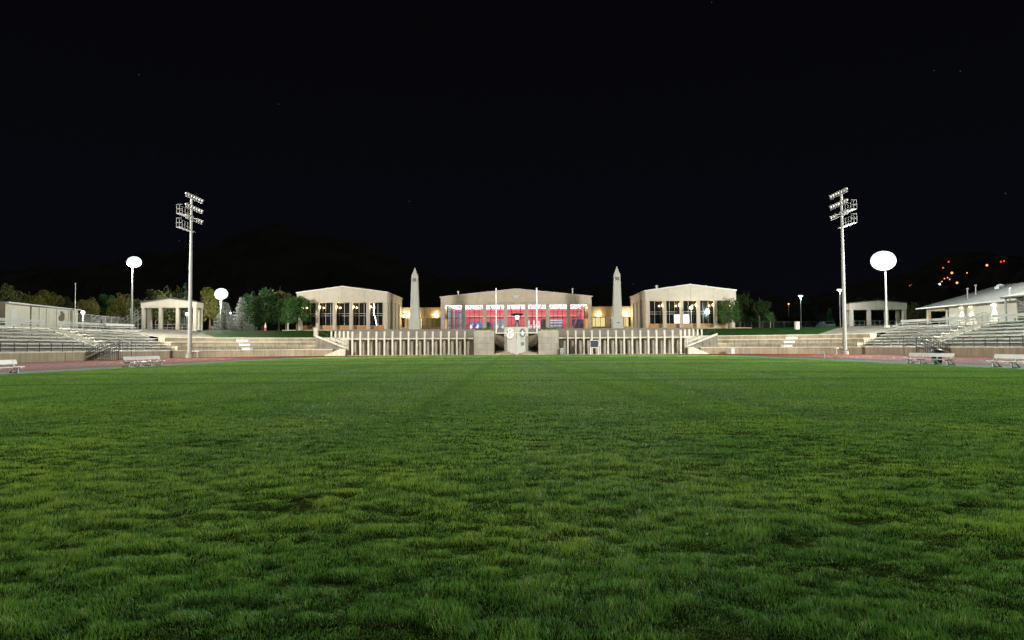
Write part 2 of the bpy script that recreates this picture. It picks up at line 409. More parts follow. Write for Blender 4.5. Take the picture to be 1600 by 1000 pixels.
# ------------------------------------------------------------------ stand walls, railings, terraces, bleachers
side_word = {-1: "left", 1: "right"}
for sd in (-1, 1):
    w = side_word[sd]
    W = thing("retaining_wall", (sd*HX, 40, 0), f"low tan concrete wall curving along the foot of the {w} stands", "wall")
    wall_l = MB(); sweep(wall_l, 0, SB+0.6, [(0,0),(0.3,0),(0.3,0.86),(0,0.86)], sd, 2.0); wall_l.build("wall", M['concrete_warm'], W)
    cp = MB(); sweep(cp, 0, SB+0.6, [(-0.06,0.86),(0.75,0.86),(0.75,0.96),(-0.06,0.96)], sd, 2.0); cp.build("coping", M['concrete_light'], W)
    jt = MB()
    for s in np.arange(6, SB-1, 6.1):
        sweep(jt, s, s+0.05, [(-0.012,0.02),(0.0,0.02),(0.0,0.85),(-0.012,0.85)], sd)
    jt.build("joint", M['concrete_dark'], W)
    # railing on the coping
    RL = thing("railing", (sd*HX, 40, 0.96), f"thin dark metal railing on top of the {w} stand wall", "railing")
    for zz, nm in ((1.78, "top_rail"), (1.08, "bottom_rail"), (1.43, "middle_rail")):
        r = MB(); sweep(r, s_left(10), SB-3, [(0.28,zz),(0.32,zz),(0.32,zz+0.04),(0.28,zz+0.04)], sd, 1.6); r.build(nm, M['dark'], RL)
    post0 = None
    for k, s in enumerate(np.arange(s_left(12), SB-3, 1.6)):
        x, y = off(s, 0.3); x = x if sd < 0 else -x
        if post0 is None:
            pm = MB(); pm.box(-0.025,0.025,-0.025,0.025,0,0.85); post0 = pm.build("post", M['dark']); me = post0.data
            p = post0
        else:
            p = bpy.data.objects.new("post", me); C.objects.link(p)
        p.location = (x, y, 0.96); p.parent = RL; p.matrix_parent_inverse = Matrix.Translation(RL.location).inverted()
    # sloping base under the metal rows
    BS = thing("stand_base", (sd*(HX+4), 40, 0), f"sloping concrete deck under the metal {w} bleachers", "stand")
    bb = MB(); sweep(bb, 0, SA, [(0.3,0),(0.75,0),(8.4,0),(8.4,3.60),(8.2,3.60),(0.76,0.80),(0.3,0.80)], sd, 2.0)
    bb.build("deck", M['concrete'], BS)
    # metal bleachers, in two sections either side of the aisle
    for (a, b, lab) in ((0, s_left(75.2), f"long near block of {w} aluminium bleacher rows"),
                        (s_left(77.4), SA-0.2, f"short far block of {w} aluminium bleacher rows beyond the aisle")):
        x, y = off((a+b)/2, 1)
        B = thing("bleachers", (x if sd < 0 else -x, y, 0.9), lab, "bleachers", "aluminium bleachers on both sides")
        for r in range(8):
            t = 1.25 + r*0.93; z = 1.0 + r*0.365
            m1 = MB(); sweep(m1, a, b, [(t,z+0.33),(t+0.3,z+0.33),(t+0.3,z+0.41),(t,z+0.41)], sd, 2.5); m1.build("seat_board", M['alu'], B)
            m2 = MB(); sweep(m2, a, b, [(t-0.55,z-0.06),(t-0.1,z-0.06),(t-0.1,z),(t-0.55,z)], sd, 2.5); m2.build("foot_board", M['alu'], B)
        m3 = MB(); t = 1.25+7*0.93+0.45; z = 1.0+7*0.365
        sweep(m3, a, b, [(t,z+0.55),(t+0.05,z+0.55),(t+0.05,z+0.85),(t,z+0.85)], sd, 2.5); m3.build("back_board", M['alu'], B)
        for s in np.arange(a+0.3, b, 2.4):
            fr = MB(); zz0 = 1.0; top = 1.0+7*0.365
            sweep(fr, s, s+0.06, [(1.3,zz0-0.28),(1.3+7*0.93,top-0.28),(1.3+7*0.93,top-0.16),(1.3,zz0-0.16)], sd)
            for r in range(8):
                t = 1.25 + r*0.93; z = 1.0 + r*0.365
                sweep(fr, s, s+0.06, [(t+0.1,z-0.25),(t+0.2,z-0.25),(t+0.2,z+0.325),(t+0.1,z+0.325)], sd)
            fr.build("frame", M['galv'], B)
    # aisle with handrails
    A = thing("aisle_stair", (sd*(HX+4), 76.3, 0.9), f"concrete aisle stair climbing between the {w} bleacher blocks", "stairs", "bleacher aisle stairs")
    st = MB()
    for r in range(16):
        t = 0.8+r*0.47; z = 0.96+r*0.18
        sweep(st, s_left(75.5), s_left(77.1), [(t,z-0.45),(t+0.47,z-0.45),(t+0.47,z),(t,z)], sd)
    st.build("steps", M['concrete'], A)
    for yy in ((77.2,) if sd > 0 else ()):
        h = MB(); x0 = sd*(HX+1.2); x1 = sd*(HX+8.5)
        for k in range(5):
            xx = x0+(x1-x0)*k/4; zz = 1.0+2.8*k/4; h.tube((xx,yy,zz), (xx,yy,zz+0.95), 0.02, n=6)
        h.tube((x0,yy,1.95), (x1,yy,4.75), 0.025, n=6); h.tube((x0,yy,1.5), (x1,yy,4.3), 0.015, n=6)
        h.tube((x1,yy,4.75), (x1+sd*0.5,yy,4.75), 0.03, n=6)
        h.build("handrail", M['dark'], A)
    # concrete terrace round the curve
    T = thing("concrete_terrace", (sd*(HX-6), 93, 0), f"tan concrete terrace steps curving round the {w} corner", "terrace")
    for k in range(3):
        t0 = 0.75 + k*1.13; z1 = 1.5 + k*0.58
        m = MB(); sweep(m, SA, SB+0.6, [(t0,0),(4.15,0),(4.15,z1-0.03) if k == 2 else (t0+1.14,z1-0.03),(t0+1.14,z1),(t0,z1)] if k < 2 else
                        [(t0,0),(4.15,0),(4.15,z1),(t0,z1)], sd, 1.5); m.build("tier", M['concrete_warm'], T)
    ed = MB()
    for k in range(3):
        t0 = 0.75 + k*1.13; z1 = 1.5 + k*0.58
        sweep(ed, SA, SB+0.6, [(t0-0.06,z1-0.10),(t0-0.003,z1-0.10),(t0-0.003,z1+0.01),(t0-0.06,z1+0.01)], sd, 1.5)
    ed.build("edging", M['concrete_light'], T)
    # aisle blocks on the terrace, white colour stands in for their lit sides
    AS = thing("aisle_steps", (sd*36.5, 93, 0.96), f"aisle steps whitened as if lit, climbing the {w} concrete terrace", "steps", "white terrace aisle steps")
    sc = L1 + RA*R(50)
    for k in range(4):
        t0 = 0.3 + k*1.13 - 0.42; z1 = 0.96 + k*0.56
        if k == 3: t0 += 0.4
        m = MB(); zz = z1+0.28 if k < 3 else z1+0.06
        sweep(m, sc, sc+1.3, [(t0+0.44,z1-0.5),(t0+0.86,z1-0.5),(t0+0.86,zz),(t0+0.44,zz)], sd); m.build("step", M['white'], AS)

# post bollards on the lawn edge
for sd, u, h in ((-1, 494, 1.0), (1, 1243, 1.55)):
    X = gx(u, 104)
    P = MB(); P.box(X-0.27, X+0.27, 103.3, 103.9, 2.7, 2.7+h+0.4); P.box(X-0.31, X+0.31, 103.25, 103.95, 2.7+h+0.402, 2.7+h+0.5)
    tag(P.build("stone_post", M['concrete_light']), f"square concrete post on the {'left' if sd<0 else 'right'} lawn edge, {'short' if sd<0 else 'taller'}", "post")

# ------------------------------------------------------------------ pillared front walls, end stairs, blocks, prow
for sd in (-1, 1):
    w = side_word[sd]
    PW = thing("pillared_wall", (sd*15.4, YF, 0), f"long concrete wall with tall slim pillars, {w} of the white monument", "wall", "pillared walls facing the field")
    x0, x1 = sd*6.15, sd*24.3
    m = MB(); m.box(x0, x1, YF+0.6, YF+1.4, 0, 2.3); m.build("back_wall", M['concrete'], PW)
    rb = MB()
    for k in range(31):
        xx = 6.75 + k*0.5765
        rb.box(sd*xx, sd*(xx+0.26), YF+0.48, YF+0.6, 0.072, 2.298)
    rb.build("ribs", M['concrete'], PW)
    m = MB(); m.box(x0, x1, YF-0.30, YF+1.4, 2.302, 2.50); m.build("beam", M['concrete_light'], PW)
    m = MB(); m.box(sd*24.1, sd*24.45, YF+0.0, YF+1.4, 0, 2.298); m.build("end_pier", M['concrete'], PW)
    m = MB(); m.box(x0, x1, YF-0.45, YF+0.6, 0, 0.07); m.build("plinth", M['concrete'], PW)
    base = None
    for k in range(15):
        xx = sd*(7.36+1.153*k)
        if base is None:
            q = MB(); q.box(-0.11,0.11,-0.16,0.16,0,3.4); q.box(-0.125,0.125,-0.175,0.175,3.402,3.46)
            p = q.build("pillar", M['concrete_light']); base = p.data
        else:
            p = bpy.data.objects.new("pillar", base); C.objects.link(p)
        p.location = (xx, YF-0.22, 0.0); p.parent = PW; p.matrix_parent_inverse = Matrix.Translation(PW.location).inverted()
    # end stairs: lower flight rises inwards, upper flight back outwards
    ES = thing("corner_stair", (sd*25.8, YF, 0), f"concrete double flight stair at the {w} end of the pillared wall", "stairs", "corner stairs")
    lo = MB(); 
    for k in range(7):
        xa = sd*(27.3-k*0.34); lo.box(xa, sd*24.5, YF-0.9, YF+0.2, k*0.145, (k+1)*0.145-0.002)
    lo.build("lower_flight", M['concrete_light'], ES)
    up = MB()
    for k in range(12):
        xa = sd*(24.6+k*0.36); up.box(xa, xa+sd*0.36, YF+0.35, YF+2.1, 0.2, 1.0+(k+1)*0.145)
    up.build("upper_flight", M['concrete_dark'], ES)
    pr = MB(); pr.prism_y([(sd*24.5,1.0),(sd*24.5,1.25),(sd*28.9,3.0),(sd*28.9,2.7)], YF+0.2, YF+0.34)
    pr.build("parapet", M['concrete_light'], ES)
    bw = MB(); bw.box(sd*24.47, sd*28.9, YF+2.12, YF+2.5, 0, 2.62); bw.build("back_wall", M['concrete_light'], ES)
    hr = MB(); hr.tube((sd*24.7, YF+0.3, 2.0), (sd*28.7, YF+0.3, 3.6), 0.025, n=6); hr.tube((sd*27.0, YF-0.85, 1.0), (sd*24.8, YF-0.85, 1.9), 0.025, n=6)
    for k in range(4):
        hr.tube((sd*(24.8+k*1.25), YF+0.3, 1.3+k*.5), (sd*(24.8+k*1.25), YF+0.3, 2.04+k*.5), 0.02, n=6)
    hr.build("handrail", M['dark'], ES)
    base = None
    for k in range(5):
        xx = sd*(24.75+0.6*k*1.02)
        if base is None:
            q = MB(); q.box(-0.11,0.11,-0.11,0.11,0,0.98); p = q.build("post", M['concrete_light']); base = p.data
        else: p = bpy.data.objects.new("post", base); C.objects.link(p)
        p.location = (xx, YF+2.3, 2.622); p.parent = ES; p.matrix_parent_inverse = Matrix.Translation(ES.location).inverted()
    # big blocks flanking the recess
    BL = thing("concrete_block", (sd*4.6, YF, 0), f"big square concrete block just {w} of the white monument", "block", "blocks flanking the monument")
    m = MB(); m.box(sd*3.15, sd*6.02, YF-1.1, YF+2.2, 0, 3.3); m.build("body", M['concrete'], BL)
    m = MB()
    for zz in (0.8, 1.63, 2.46): m.box(sd*3.16, sd*6.01, YF-1.108, YF-1.1, zz, zz+0.025)
    m.build("joint", M['concrete_dark'], BL)
    m = MB(); m.box(sd*3.13, sd*6.04, YF-1.12, YF+2.22, 3.302, 3.38); m.build("cap", M['concrete_light'], BL)
    PL = thing("planter", (sd*4.8, YF, 3.38), f"low planter of dark shrubs on top of the {w} concrete block", "planter", "planters on the blocks")
    m = MB(); m.box(sd*3.6, sd*5.9, YF-0.6, YF+1.0, 3.382, 3.6); m.build("box", M['concrete_warm'], PL)
    lf = MB()
    for k in range(420):
        p = Vector((sd*rnd.uniform(3.65,5.85), YF+rnd.uniform(-0.55,0.95), 3.6+abs(rnd.gauss(0,0.16))))
        a = Vector((rnd.uniform(-1,1),rnd.uniform(-1,1),rnd.uniform(-1,1))).normalized()*0.09
        b = a.cross(Vector((rnd.uniform(-1,1),rnd.uniform(-1,1),rnd.uniform(-1,1)))).normalized()*0.05
        lf.add([p-a, p+b, p+a, p-b], [(0,1,2,3)])
    lf.build("shrubs", M['leaf_mid'], PL)

# centre: low curved steps and the recess stairs
AP = thing("apron_steps", (0, YF, 0), "low curved tan steps around the foot of the white monument", "steps")
for k in range(4):
    r = 6.3 - k*0.5; pts = [(r*math.cos(R(180)+R(180)*i/24), 102+r*math.sin(R(180)+R(180)*i/24)) for i in range(25)]
    MB().prism_z(pts, 0.0 if k == 0 else 0.15*k+0.001, 0.15*(k+1)).build("step", M['concrete_warm'], AP)
RS = thing("recess_stair", (0, 102, 0), "shadowed stairs in the recess behind the white monument", "stairs")
m = MB(); m.box(-6, 6, 104.5, 104.9, 0, 3.35); m.build("back_wall", M['concrete_warm'], RS)
for sd in (-1, 1):
    m = MB(); m.prism_y([(sd*3.1,2.35),(sd*3.1,2.75),(sd*1.0,1.6),(sd*1.0,1.2)], 101.3, 101.6); m.build("stringer", M['concrete_warm'], RS)
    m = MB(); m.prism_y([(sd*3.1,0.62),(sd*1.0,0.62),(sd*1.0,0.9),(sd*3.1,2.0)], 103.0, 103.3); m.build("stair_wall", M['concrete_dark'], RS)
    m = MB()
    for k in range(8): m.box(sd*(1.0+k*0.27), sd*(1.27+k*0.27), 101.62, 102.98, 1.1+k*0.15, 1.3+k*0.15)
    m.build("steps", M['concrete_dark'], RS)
m = MB(); m.box(-3.14, 3.14, 101.0, 104.5, 3.1, 3.32); m.build("landing", M['concrete'], RS)

PR = thing("monument", (0, 96.2, 0), "white wedge shaped stone monument with two round emblems at field centre", "monument")
PV = (0.02, 95.9); PWd = 1.72; PB = 97.6
MB().prism_z([(PV[0],PV[1]),(PWd,PB),(PWd,PB+1.3),(-PWd,PB+1.3),(-PWd,PB)], 0, 3.98).build("body", M['stone_white'], PR)
MB().prism_z([(PV[0],PV[1]-0.07),(PWd+0.05,PB-0.02),(PWd+0.05,PB+1.35),(-PWd-0.05,PB+1.35),(-PWd-0.05,PB-0.02)], 3.982, 4.06).build("cap", M['dark'], PR)
def face_frame(sd):
    """origin at the prow edge, unit vector along the face, outward normal"""
    e = Vector((sd*PWd-PV[0], PB-PV[1], 0)); e.normalize(); n = Vector((e.y*sd, -e.x*sd, 0)); 
    if n.y > 0: n = -n
    return Vector((PV[0], PV[1], 0)), e, n
def on_face(sd, pts, z0, z1, name, matl, parent, depth0=0.004, depth1=0.03):
    o, e, n = face_frame(sd)
    mb = MB(); k = len(pts); vs = []
    for d in (depth0, depth1):
        for a, z in pts: vs.append(o + e*a*0.62 + Vector((0,0,z)) + n*d)
    fs = [tuple(range(k)), tuple(range(2*k-1,k-1,-1))] + [(i,(i+1)%k,k+(i+1)%k,k+i) for i in range(k)]
    mb.add(vs, fs); return mb.build(name, matl, parent)
def disc(cx, cz, rx, rz, n=28, a0=0): return [(cx+rx*math.cos(a0+2*math.pi*i/n), cz+rz*math.sin(a0+2*math.pi*i/n)) for i in range(n)]
# right face: dark green seal with a pale centre
on_face(1, disc(1.95, 3.13, 1.0, 0.66), 0, 0, "seal", M['seal_green'], PR)
on_face(1, disc(1.95, 3.13, 0.78, 0.5), 0, 0, "seal_ring", M['bronze'], PR, 0.031, 0.036)
star = []
for i in range(10):
    rr = 0.42 if i % 2 == 0 else 0.17; a = math.pi/2+math.pi*i/5; star.append((1.95+rr*1.35*math.cos(a), 3.1+rr*math.sin(a)))
on_face(1, star, 0, 0, "seal_star", M['white'], PR, 0.037, 0.045)
on_face(1, [(1.45,1.35),(2.45,1.35),(2.45,1.82),(1.45,1.82)], 0, 0, "plaque", M['bronze'], PR)
on_face(1, [(1.57,1.41),(2.33,1.41),(2.33,1.5),(1.57,1.5)], 0, 0, "plaque_line", M['seal_green'], PR, 0.031, 0.036)
# left face: white disc with plum and grey shapes
on_face(-1, disc(1.95, 3.1, 1.12, 0.70), 0, 0, "badge", M['white'], PR)
on_face(-1, disc(2.75, 3.28, 0.24, 0.24), 0, 0, "badge_mark", M['purple'], PR, 0.031, 0.038)
on_face(-1, disc(2.0, 3.5, 0.26, 0.18), 0, 0, "badge_mark", M['purple'], PR, 0.031, 0.038)
on_face(-1, disc(1.30, 3.25, 0.16, 0.16), 0, 0, "badge_mark", M['bronze'], PR, 0.031, 0.038)
on_face(-1, disc(2.05, 2.72, 0.45, 0.24), 0, 0, "badge_mark", M['concrete'], PR, 0.031, 0.038)
for sd in (-1, 1):
    for k in range(9): on_face(sd, [(1.2+k*0.17,2.20),(1.31+k*0.17,2.20),(1.31+k*0.17,2.28),(1.2+k*0.17,2.28)], 0, 0, "lettering", M['text'], PR, 0.004, 0.012)

# sign panel, litter bin, boxes along the foot
SG = thing("notice_board", (gx(928.5,96), 96, 0), "dark panel on two white posts before the right pillared wall", "sign")
xa, xb = gx(922,96), gx(935,96)
for xx in (xa+0.04, xb-0.04): MB().tube((xx,96.1,0), (xx,96.1,2.1), 0.045, n=8).build("leg", M['white'], SG)
MB().box(xa+0.05, xb-0.05, 96.04, 96.16, 1.05, 1.98).build("panel", M['slate'], SG)
f = MB(); f.box(xa, xb, 96.03, 96.17, 1.982, 2.06); f.box(xa, xb, 96.03, 96.17, 0.97, 1.048); f.build("frame", M['white'], SG)
BN = thing("litter_bin", (gx(877,97),97,0), "small grey litter bin beside the right concrete block", "bin")
MB().lathe((gx(877,97),96.7,0.07), [(0.2,0),(0.24,0.75)], 14).build("body", M['frame_grey'], BN); MB().lathe((gx(877,97),96.7,0.822), [(0.26,0),(0.22,0.08),(0.05,0.13)], 14).build("lid", M['galv'], BN)
x, y = gx(1142,96.6), 96.2
UB = thing("utility_box", (x,y,0), "pale grey utility cabinet against the right curved wall", "cabinet")
MB().box(x-0.25,x+0.25,y-0.2,y+0.25,0,0.72).build("body", M['frame_grey'], UB); MB().box(x-0.28,x+0.28,y-0.23,y+0.28,0.722,0.78).build("lid", M['cap'], UB)
MB().box(x-0.2,x+0.2,y-0.206,y-0.2,0.08,0.66).build("door", M['cap'], UB)

# long low steps behind the pillared walls
for k in range(4):
    t0 = YF + 2.9 + k*2.0; z = 2.5 + 0.37*(k+1)
    st = MB(); st.box(-27.5, -6.05, t0, t0+2.1 if k < 3 else YF+11.0, 2.0, z); st.box(6.05, 27.5, t0, t0+2.1 if k < 3 else YF+11.0, 2.0, z)
    st.box(-6.04, 6.04, max(t0, 104.92), t0+2.1 if k < 3 else YF+11.0, 2.0, z) if t0+2.1 > 104.95 else None
    structure(st.build("plaza_step", M['paving']))
st = MB(); st.box(-24.4, -6.05, YF+1.4, YF+2.95, 1.0, 2.46); st.box(6.05, 24.4, YF+1.4, YF+2.95, 1.0, 2.46)
structure(st.build("planted_strip", M['lawn']))
# goal post
GP = thing("goal_post", (0, 91.8, 0), "white American football goal post standing at the far end", "goal post")
Y = 91.8; xl, xr = gx(775.2,Y), gx(838.9,Y); zb = gz(807,520.6,Y); zt = gz(807,451.7,Y)
MB().tube((0,Y+1.8,0), (0,Y+1.8,zb-0.9), 0.05, n=12).build("base_post", M['frame_grey'], GP)
g = MB(); a = None
for i in range(9):
    t = i/8*math.pi/2; p = (0, Y+1.8-1.8*math.sin(t)*1.0, zb-0.9+0.9*(1-math.cos(t))) ; p = (0, Y+1.8*math.cos(t), zb-0.9+0.9*math.sin(t))
    if a: g.tube(a, p, 0.045, n=10)
    a = p
g.build("gooseneck", M['frame_grey'], GP)
MB().tube((xl,Y,zb), (xr,Y,zb), 0.065, n=12).build("crossbar", M['white'], GP)
for xx in (xl, xr):
    u_ = MB(); u_.tube((xx,Y,zb-0.06), (xx,Y,zt), 0.055, n=12); up = u_.build("upright", M['white'], GP)
    MB().lathe((xx,Y,zt), [(0.09,0),(0.11,0.08),(0.05,0.16)], 10).build("cap", M['white'], up)

# ------------------------------------------------------------------ obelisks
for sd, u, vt in ((-1, 648, 417), (1, 964.5, 415)):
    Y = 113.0; X = gx(u, Y); zt = gz(u, vt, Y); zs = gz(u, vt+14, Y); w0, w1 = 0.72, 0.50
    O = thing("obelisk", (X, Y, 4), f"tall grey concrete obelisk with a pointed tip, {side_word[sd]} of the central hall", "obelisk", "pair of obelisks")
    MB().add([(X-w0,Y-w0,5.8),(X+w0,Y-w0,5.8),(X+w0,Y+w0,5.8),(X-w0,Y+w0,5.8),(X-w1,Y-w1,zs),(X+w1,Y-w1,zs),(X+w1,Y+w1,zs),(X-w1,Y+w1,zs),(X,Y,zt)],
             [(0,1,5,4),(1,2,6,5),(2,3,7,6),(3,0,4,7),(4,5,8),(5,6,8),(6,7,8),(7,4,8),(3,2,1,0)]).build("shaft", M['obelisk'], O)
    MB().box(X-0.86,X+0.86,Y-0.86,Y+0.86,3.9,5.798).build("pedestal", M['obelisk'], O)
    zq = zs-0.95
    m = MB(); m.box(X-0.26,X+0.26,Y-w1-0.10,Y-w1+0.1,zq,zq+0.5)
    m.build("emblem", M['bronze'], O)
    m = MB(); m.box(X-0.025,X+0.025,Y-w1-0.104,Y-w1-0.1,zq+0.05,zq+0.45); m.box(X-0.2,X-0.03,Y-w1-0.104,Y-w1-0.1,zq+0.23,zq+0.27); m.box(X+0.03,X+0.2,Y-w1-0.104,Y-w1-0.1,zq+0.23,zq+0.27)
    m.build("emblem_cross", M['obelisk'], O)
    if sd > 0: MB().box(X-0.2,X+0.25,Y-0.875,Y-0.861,4.95,5.1).build("nameplate", M['bronze'], O)

# ------------------------------------------------------------------ buildings
ZP = 4.0
def sconce(x, y, z, parent, W=26, dx=0.3):
    s = MB(); s.box(x-0.05,x+0.05,y-0.06,y+0.06,z-0.22,z+0.12); s.build("wall_light", M['lamp_warm'], parent)
    point("wall_light_glow", (x+dx, y-0.15, z-0.1), W, (1.0,0.70,0.32), 0.15, parent)

for sd in (-1, 1):
    w = side_word[sd]
    Y0, Y1 = 112.0, 127.0; xi, xo = 21.25, 36.1; xc = 28.55; ze, za, zf = 10.15, 11.15, 8.6
    WG = thing("wing_hall", (sd*xc, Y0, ZP), f"{w} wing hall with shallow gable roof, concrete columns and tall dark windows", "building", "wing halls either side")
    # gable fascia over the portico
    MB().prism_y([(sd*xi,zf),(sd*xo,zf),(sd*xo,ze),(sd*xc,za),(sd*xi,ze)], Y0, Y0+1.5).build("gable", M['stucco'], WG)
    MB().prism_y([(sd*xi,ze+0.003),(sd*xc,za+0.003),(sd*xo,ze+0.003),(sd*(xo+0.15),ze),(sd*(xo+0.15),ze+0.17),(sd*xc,za+0.18),(sd*(xi-0.15),ze+0.17),(sd*(xi-0.15),ze)], Y0-0.1, Y1+0.1).build("roof", M['cap'], WG)
    jn = MB()
    for k in range(1, 4):
        xx = sd*(xi+k*3.7); zt = ze + (za-ze)*(1-abs(abs(xx)-xc)/(xc-xi))
        jn.box(xx-0.015, xx+0.015, Y0-0.005, Y0, zf+0.02, zt-0.02)
    jn.build("joint", M['concrete_dark'], WG)
    # side walls
    MB().box(sd*xi, sd*(xi+0.35), Y0+1.502, Y1, ZP-0.1, ze-0.002).build("side_wall", M['stucco_tan'], WG)
    MB().box(sd*(xo-0.35), sd*xo, Y0+1.502, Y1, ZP-0.1, ze-0.002).build("side_wall", M['stucco_tan'], WG)
    MB().prism_y([(sd*(xi+0.36),ZP),(sd*(xo-0.36),ZP),(sd*(xo-0.36),ze-0.01),(sd*xc,za-0.01),(sd*(xi+0.36),ze-0.01)], Y1-0.3, Y1-0.002).build("back_wall", M['stucco_tan'], WG)
    for yy in (115.5, 119.2, 122.9): MB().box(sd*(xi-0.22), sd*(xi-0.002), yy, yy+0.4, ZP, 8.9).build("pilaster", M['column'], WG)
    cols = [21.6, 24.4, 27.2, 29.95, 32.75, 35.6]
    for i, cx in enumerate(cols):
        hw = 0.34 if i == 0 else 0.25
        MB().box(sd*cx-hw, sd*cx+hw, Y0+0.02, Y0+0.62, ZP-0.1, zf-0.002).build("column", M['column'], WG)
    for i in range(5):
        a, b = cols[i]+0.26, cols[i+1]-0.26
        MB().box(sd*a, sd*b, Y0+1.0, Y0+1.3, ZP, 4.85).build("parapet", M['brick'], WG)
        wd = MB(); wd.box(sd*(a-0.2), sd*(b+0.2), Y0+1.42, Y0+1.46, 4.852, zf-0.002); wd = wd.build("window", M['darkglass'], WG)
        fr = MB()
        x0, x1 = sd*a, sd*b
        for zz in (6.42, 6.78): fr.box(x0, x1, Y0+1.36, Y0+1.40, zz, zz+0.07)
        xm = (x0+x1)/2
        for xx in ((xm,) if i % 2 == 0 else (xm-0.35, xm+0.5)): fr.box(xx-0.035, xx+0.035, Y0+1.34, Y0+1.358, 4.86, zf-0.01)
        fr.build("mullions", M['frame_grey'], wd)
        xs = sd*(cols[i+1]-0.32)
        sconce(xs, Y0+0.75, 7.95, WG, 75, dx=sd*-0.16)
    MB().box(sd*(xi+0.4), sd*(xo-0.4), Y0+1.5, Y0+1.9, ZP-0.1, 4.85).build("sill_wall", M['brick'], WG)
    # low ramp wall / terrace in front
    MB().box(sd*(xi-0.4), sd*(xo+2.2), Y0-0.6, Y0-0.3, ZP-0.5, ZP+0.12).build("step_edge", M['concrete_warm'], WG)
# outer porch of the left wing, two pale posts
# glowing tube imitating a reflection in the last window of the left wing
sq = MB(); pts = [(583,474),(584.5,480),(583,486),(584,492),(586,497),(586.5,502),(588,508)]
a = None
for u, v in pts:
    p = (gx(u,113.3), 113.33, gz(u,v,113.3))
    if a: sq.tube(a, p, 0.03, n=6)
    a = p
tag(sq.build("reflection_strip", M['lamp_small']), "wavy glowing strip imitating a reflection in the last window of the left wing", "light")
# lit noticeboards seen in the right wing
for u0, u1 in ((1053.5,1062.3),(1067.3,1076.5)):
    tag(MB().box(gx(u0,113.3), gx(u1,113.3), 113.32, 113.36, gz(1060,505,113.3), gz(1060,492,113.3)).build("lit_panel", M['ceiling_light']),
        f"bright square lit panel in the right wing window, {'left' if u0<1060 else 'right'} of the pair", "light panel", "pair of lit panels")
# roof vents
for u, v, Y, lab, r in ((716,455,124,"thin white vent pipe on the left slope of the central roof",0.11),(895,451,124,"thin white vent pipe on the right slope of the central roof",0.11),
                     (1026.5,446,120,"white capped vent on the inner slope of the right wing roof",0.16),(1021,453,118,"tiny roof vent near the inner eave of the right wing",0.1),
                     (1103.5,446.5,120,"small round vent on the outer slope of the right wing roof",0.14)):
    X = gx(u,Y); z = gz(u,v,Y); V = thing("roof_vent", (X,Y,z-1.2), lab, "vent")
    MB().tube((X,Y,z-1.5),(X,Y,z-0.15), r, n=10).build("pipe", M['white'], V); MB().lathe((X,Y,z-0.15), [(r*1.7,0),(r*1.9,0.1),(r*0.4,0.25)], 10).build("cap", M['white'], V)
X = gx(1065,120); z = gz(1065,446,120)
V = thing("roof_fan", (X,120,z-1), "broad white roof fan beside the right wing ridge", "vent")
MB().box(X-0.3,X+0.3,119.7,120.3,z-1.2,z-0.3).build("curb", M['white'], V); MB().lathe((X,120,z-0.3), [(0.4,0),(0.55,0.2),(0.5,0.3),(0.2,0.35)], 14).build("hood", M['white'], V)

# link buildings
for sd in (-1, 1):
    w = side_word[sd]
    xa, xb = 13.7, 21.2; Y0 = 126.0
    LK = thing("link_building", (sd*17.5, Y0, ZP), f"low tan link building between the central hall and the {w} wing", "building", "link buildings")
    MB().box(sd*xa, sd*xb, Y0, Y0+0.4, 6.55, 8.35).build("upper_wall", M['stucco_tan'], LK)
    MB().box(sd*xa, sd*xb, Y0, Y0+0.4, ZP-0.1, 4.8).build("lower_wall", M['stucco_tan'], LK)
    MB().box(sd*xa, sd*(xb+0.1), Y0-0.15, Y0+8, 8.352, 8.5).build("roof", M['cap'], LK)
    jn = MB()
    for k in range(1, 7): xx = sd*(xa+k*1.08); jn.box(xx-0.02, xx+0.02, Y0-0.01, Y0, 6.57, 8.33)
    jn.build("joint", M['concrete_dark'], LK)
    MB().box(sd*xa, sd*xb, Y0+0.15, Y0+0.18, 4.802, 6.548).build("window", M['glass'], LK)
    fr = MB()
    for k in range(9): xx = sd*(xa+k*0.92); fr.box(xx-0.04, xx+0.04, Y0+0.08, Y0+0.14, 4.81, 6.54)
    fr.build("mullions", M['frame_dark'], LK)
    # room behind
    MB().box(sd*(xa-0.2), sd*xb, Y0+4.0, Y0+4.2, ZP, 6.9).build("room_wall", M['column'], LK)
    MB().box(sd*xa, sd*xb, Y0+0.42, Y0+4.0, 6.9, 7.0).build("ceiling", M['column'], LK)
    for k, (a, b, mm) in enumerate(((19.4,20.9,'warm_room'),(17.7,18.2,'bright_room')) if sd < 0 else ((14.3,16.6,'bright_room'),(20.2,21.0,'bright_room'),(17.9,18.3,'ceiling_light'))):
        MB().box(sd*a, sd*b, Y0+1.8, Y0+1.9, 4.8, 6.5).build("lit_wall", M[mm], LK)
    point("room_glow", (sd*17.5, Y0+2, 6.3), 60, (1,0.75,0.4), 0.3, LK)
    for xx in ((xb-0.7),):
        sconce(sd*xx, Y0-0.1, 7.2, LK, 220, dx=-sd*0.1)
    sconce(sd*15.0, Y0-0.1, 7.2, LK, 160, dx=0.1); sconce(sd*18.6, Y0-0.1, 7.2, LK, 120, dx=0.1)  # extra wall lights added to warm the link wall

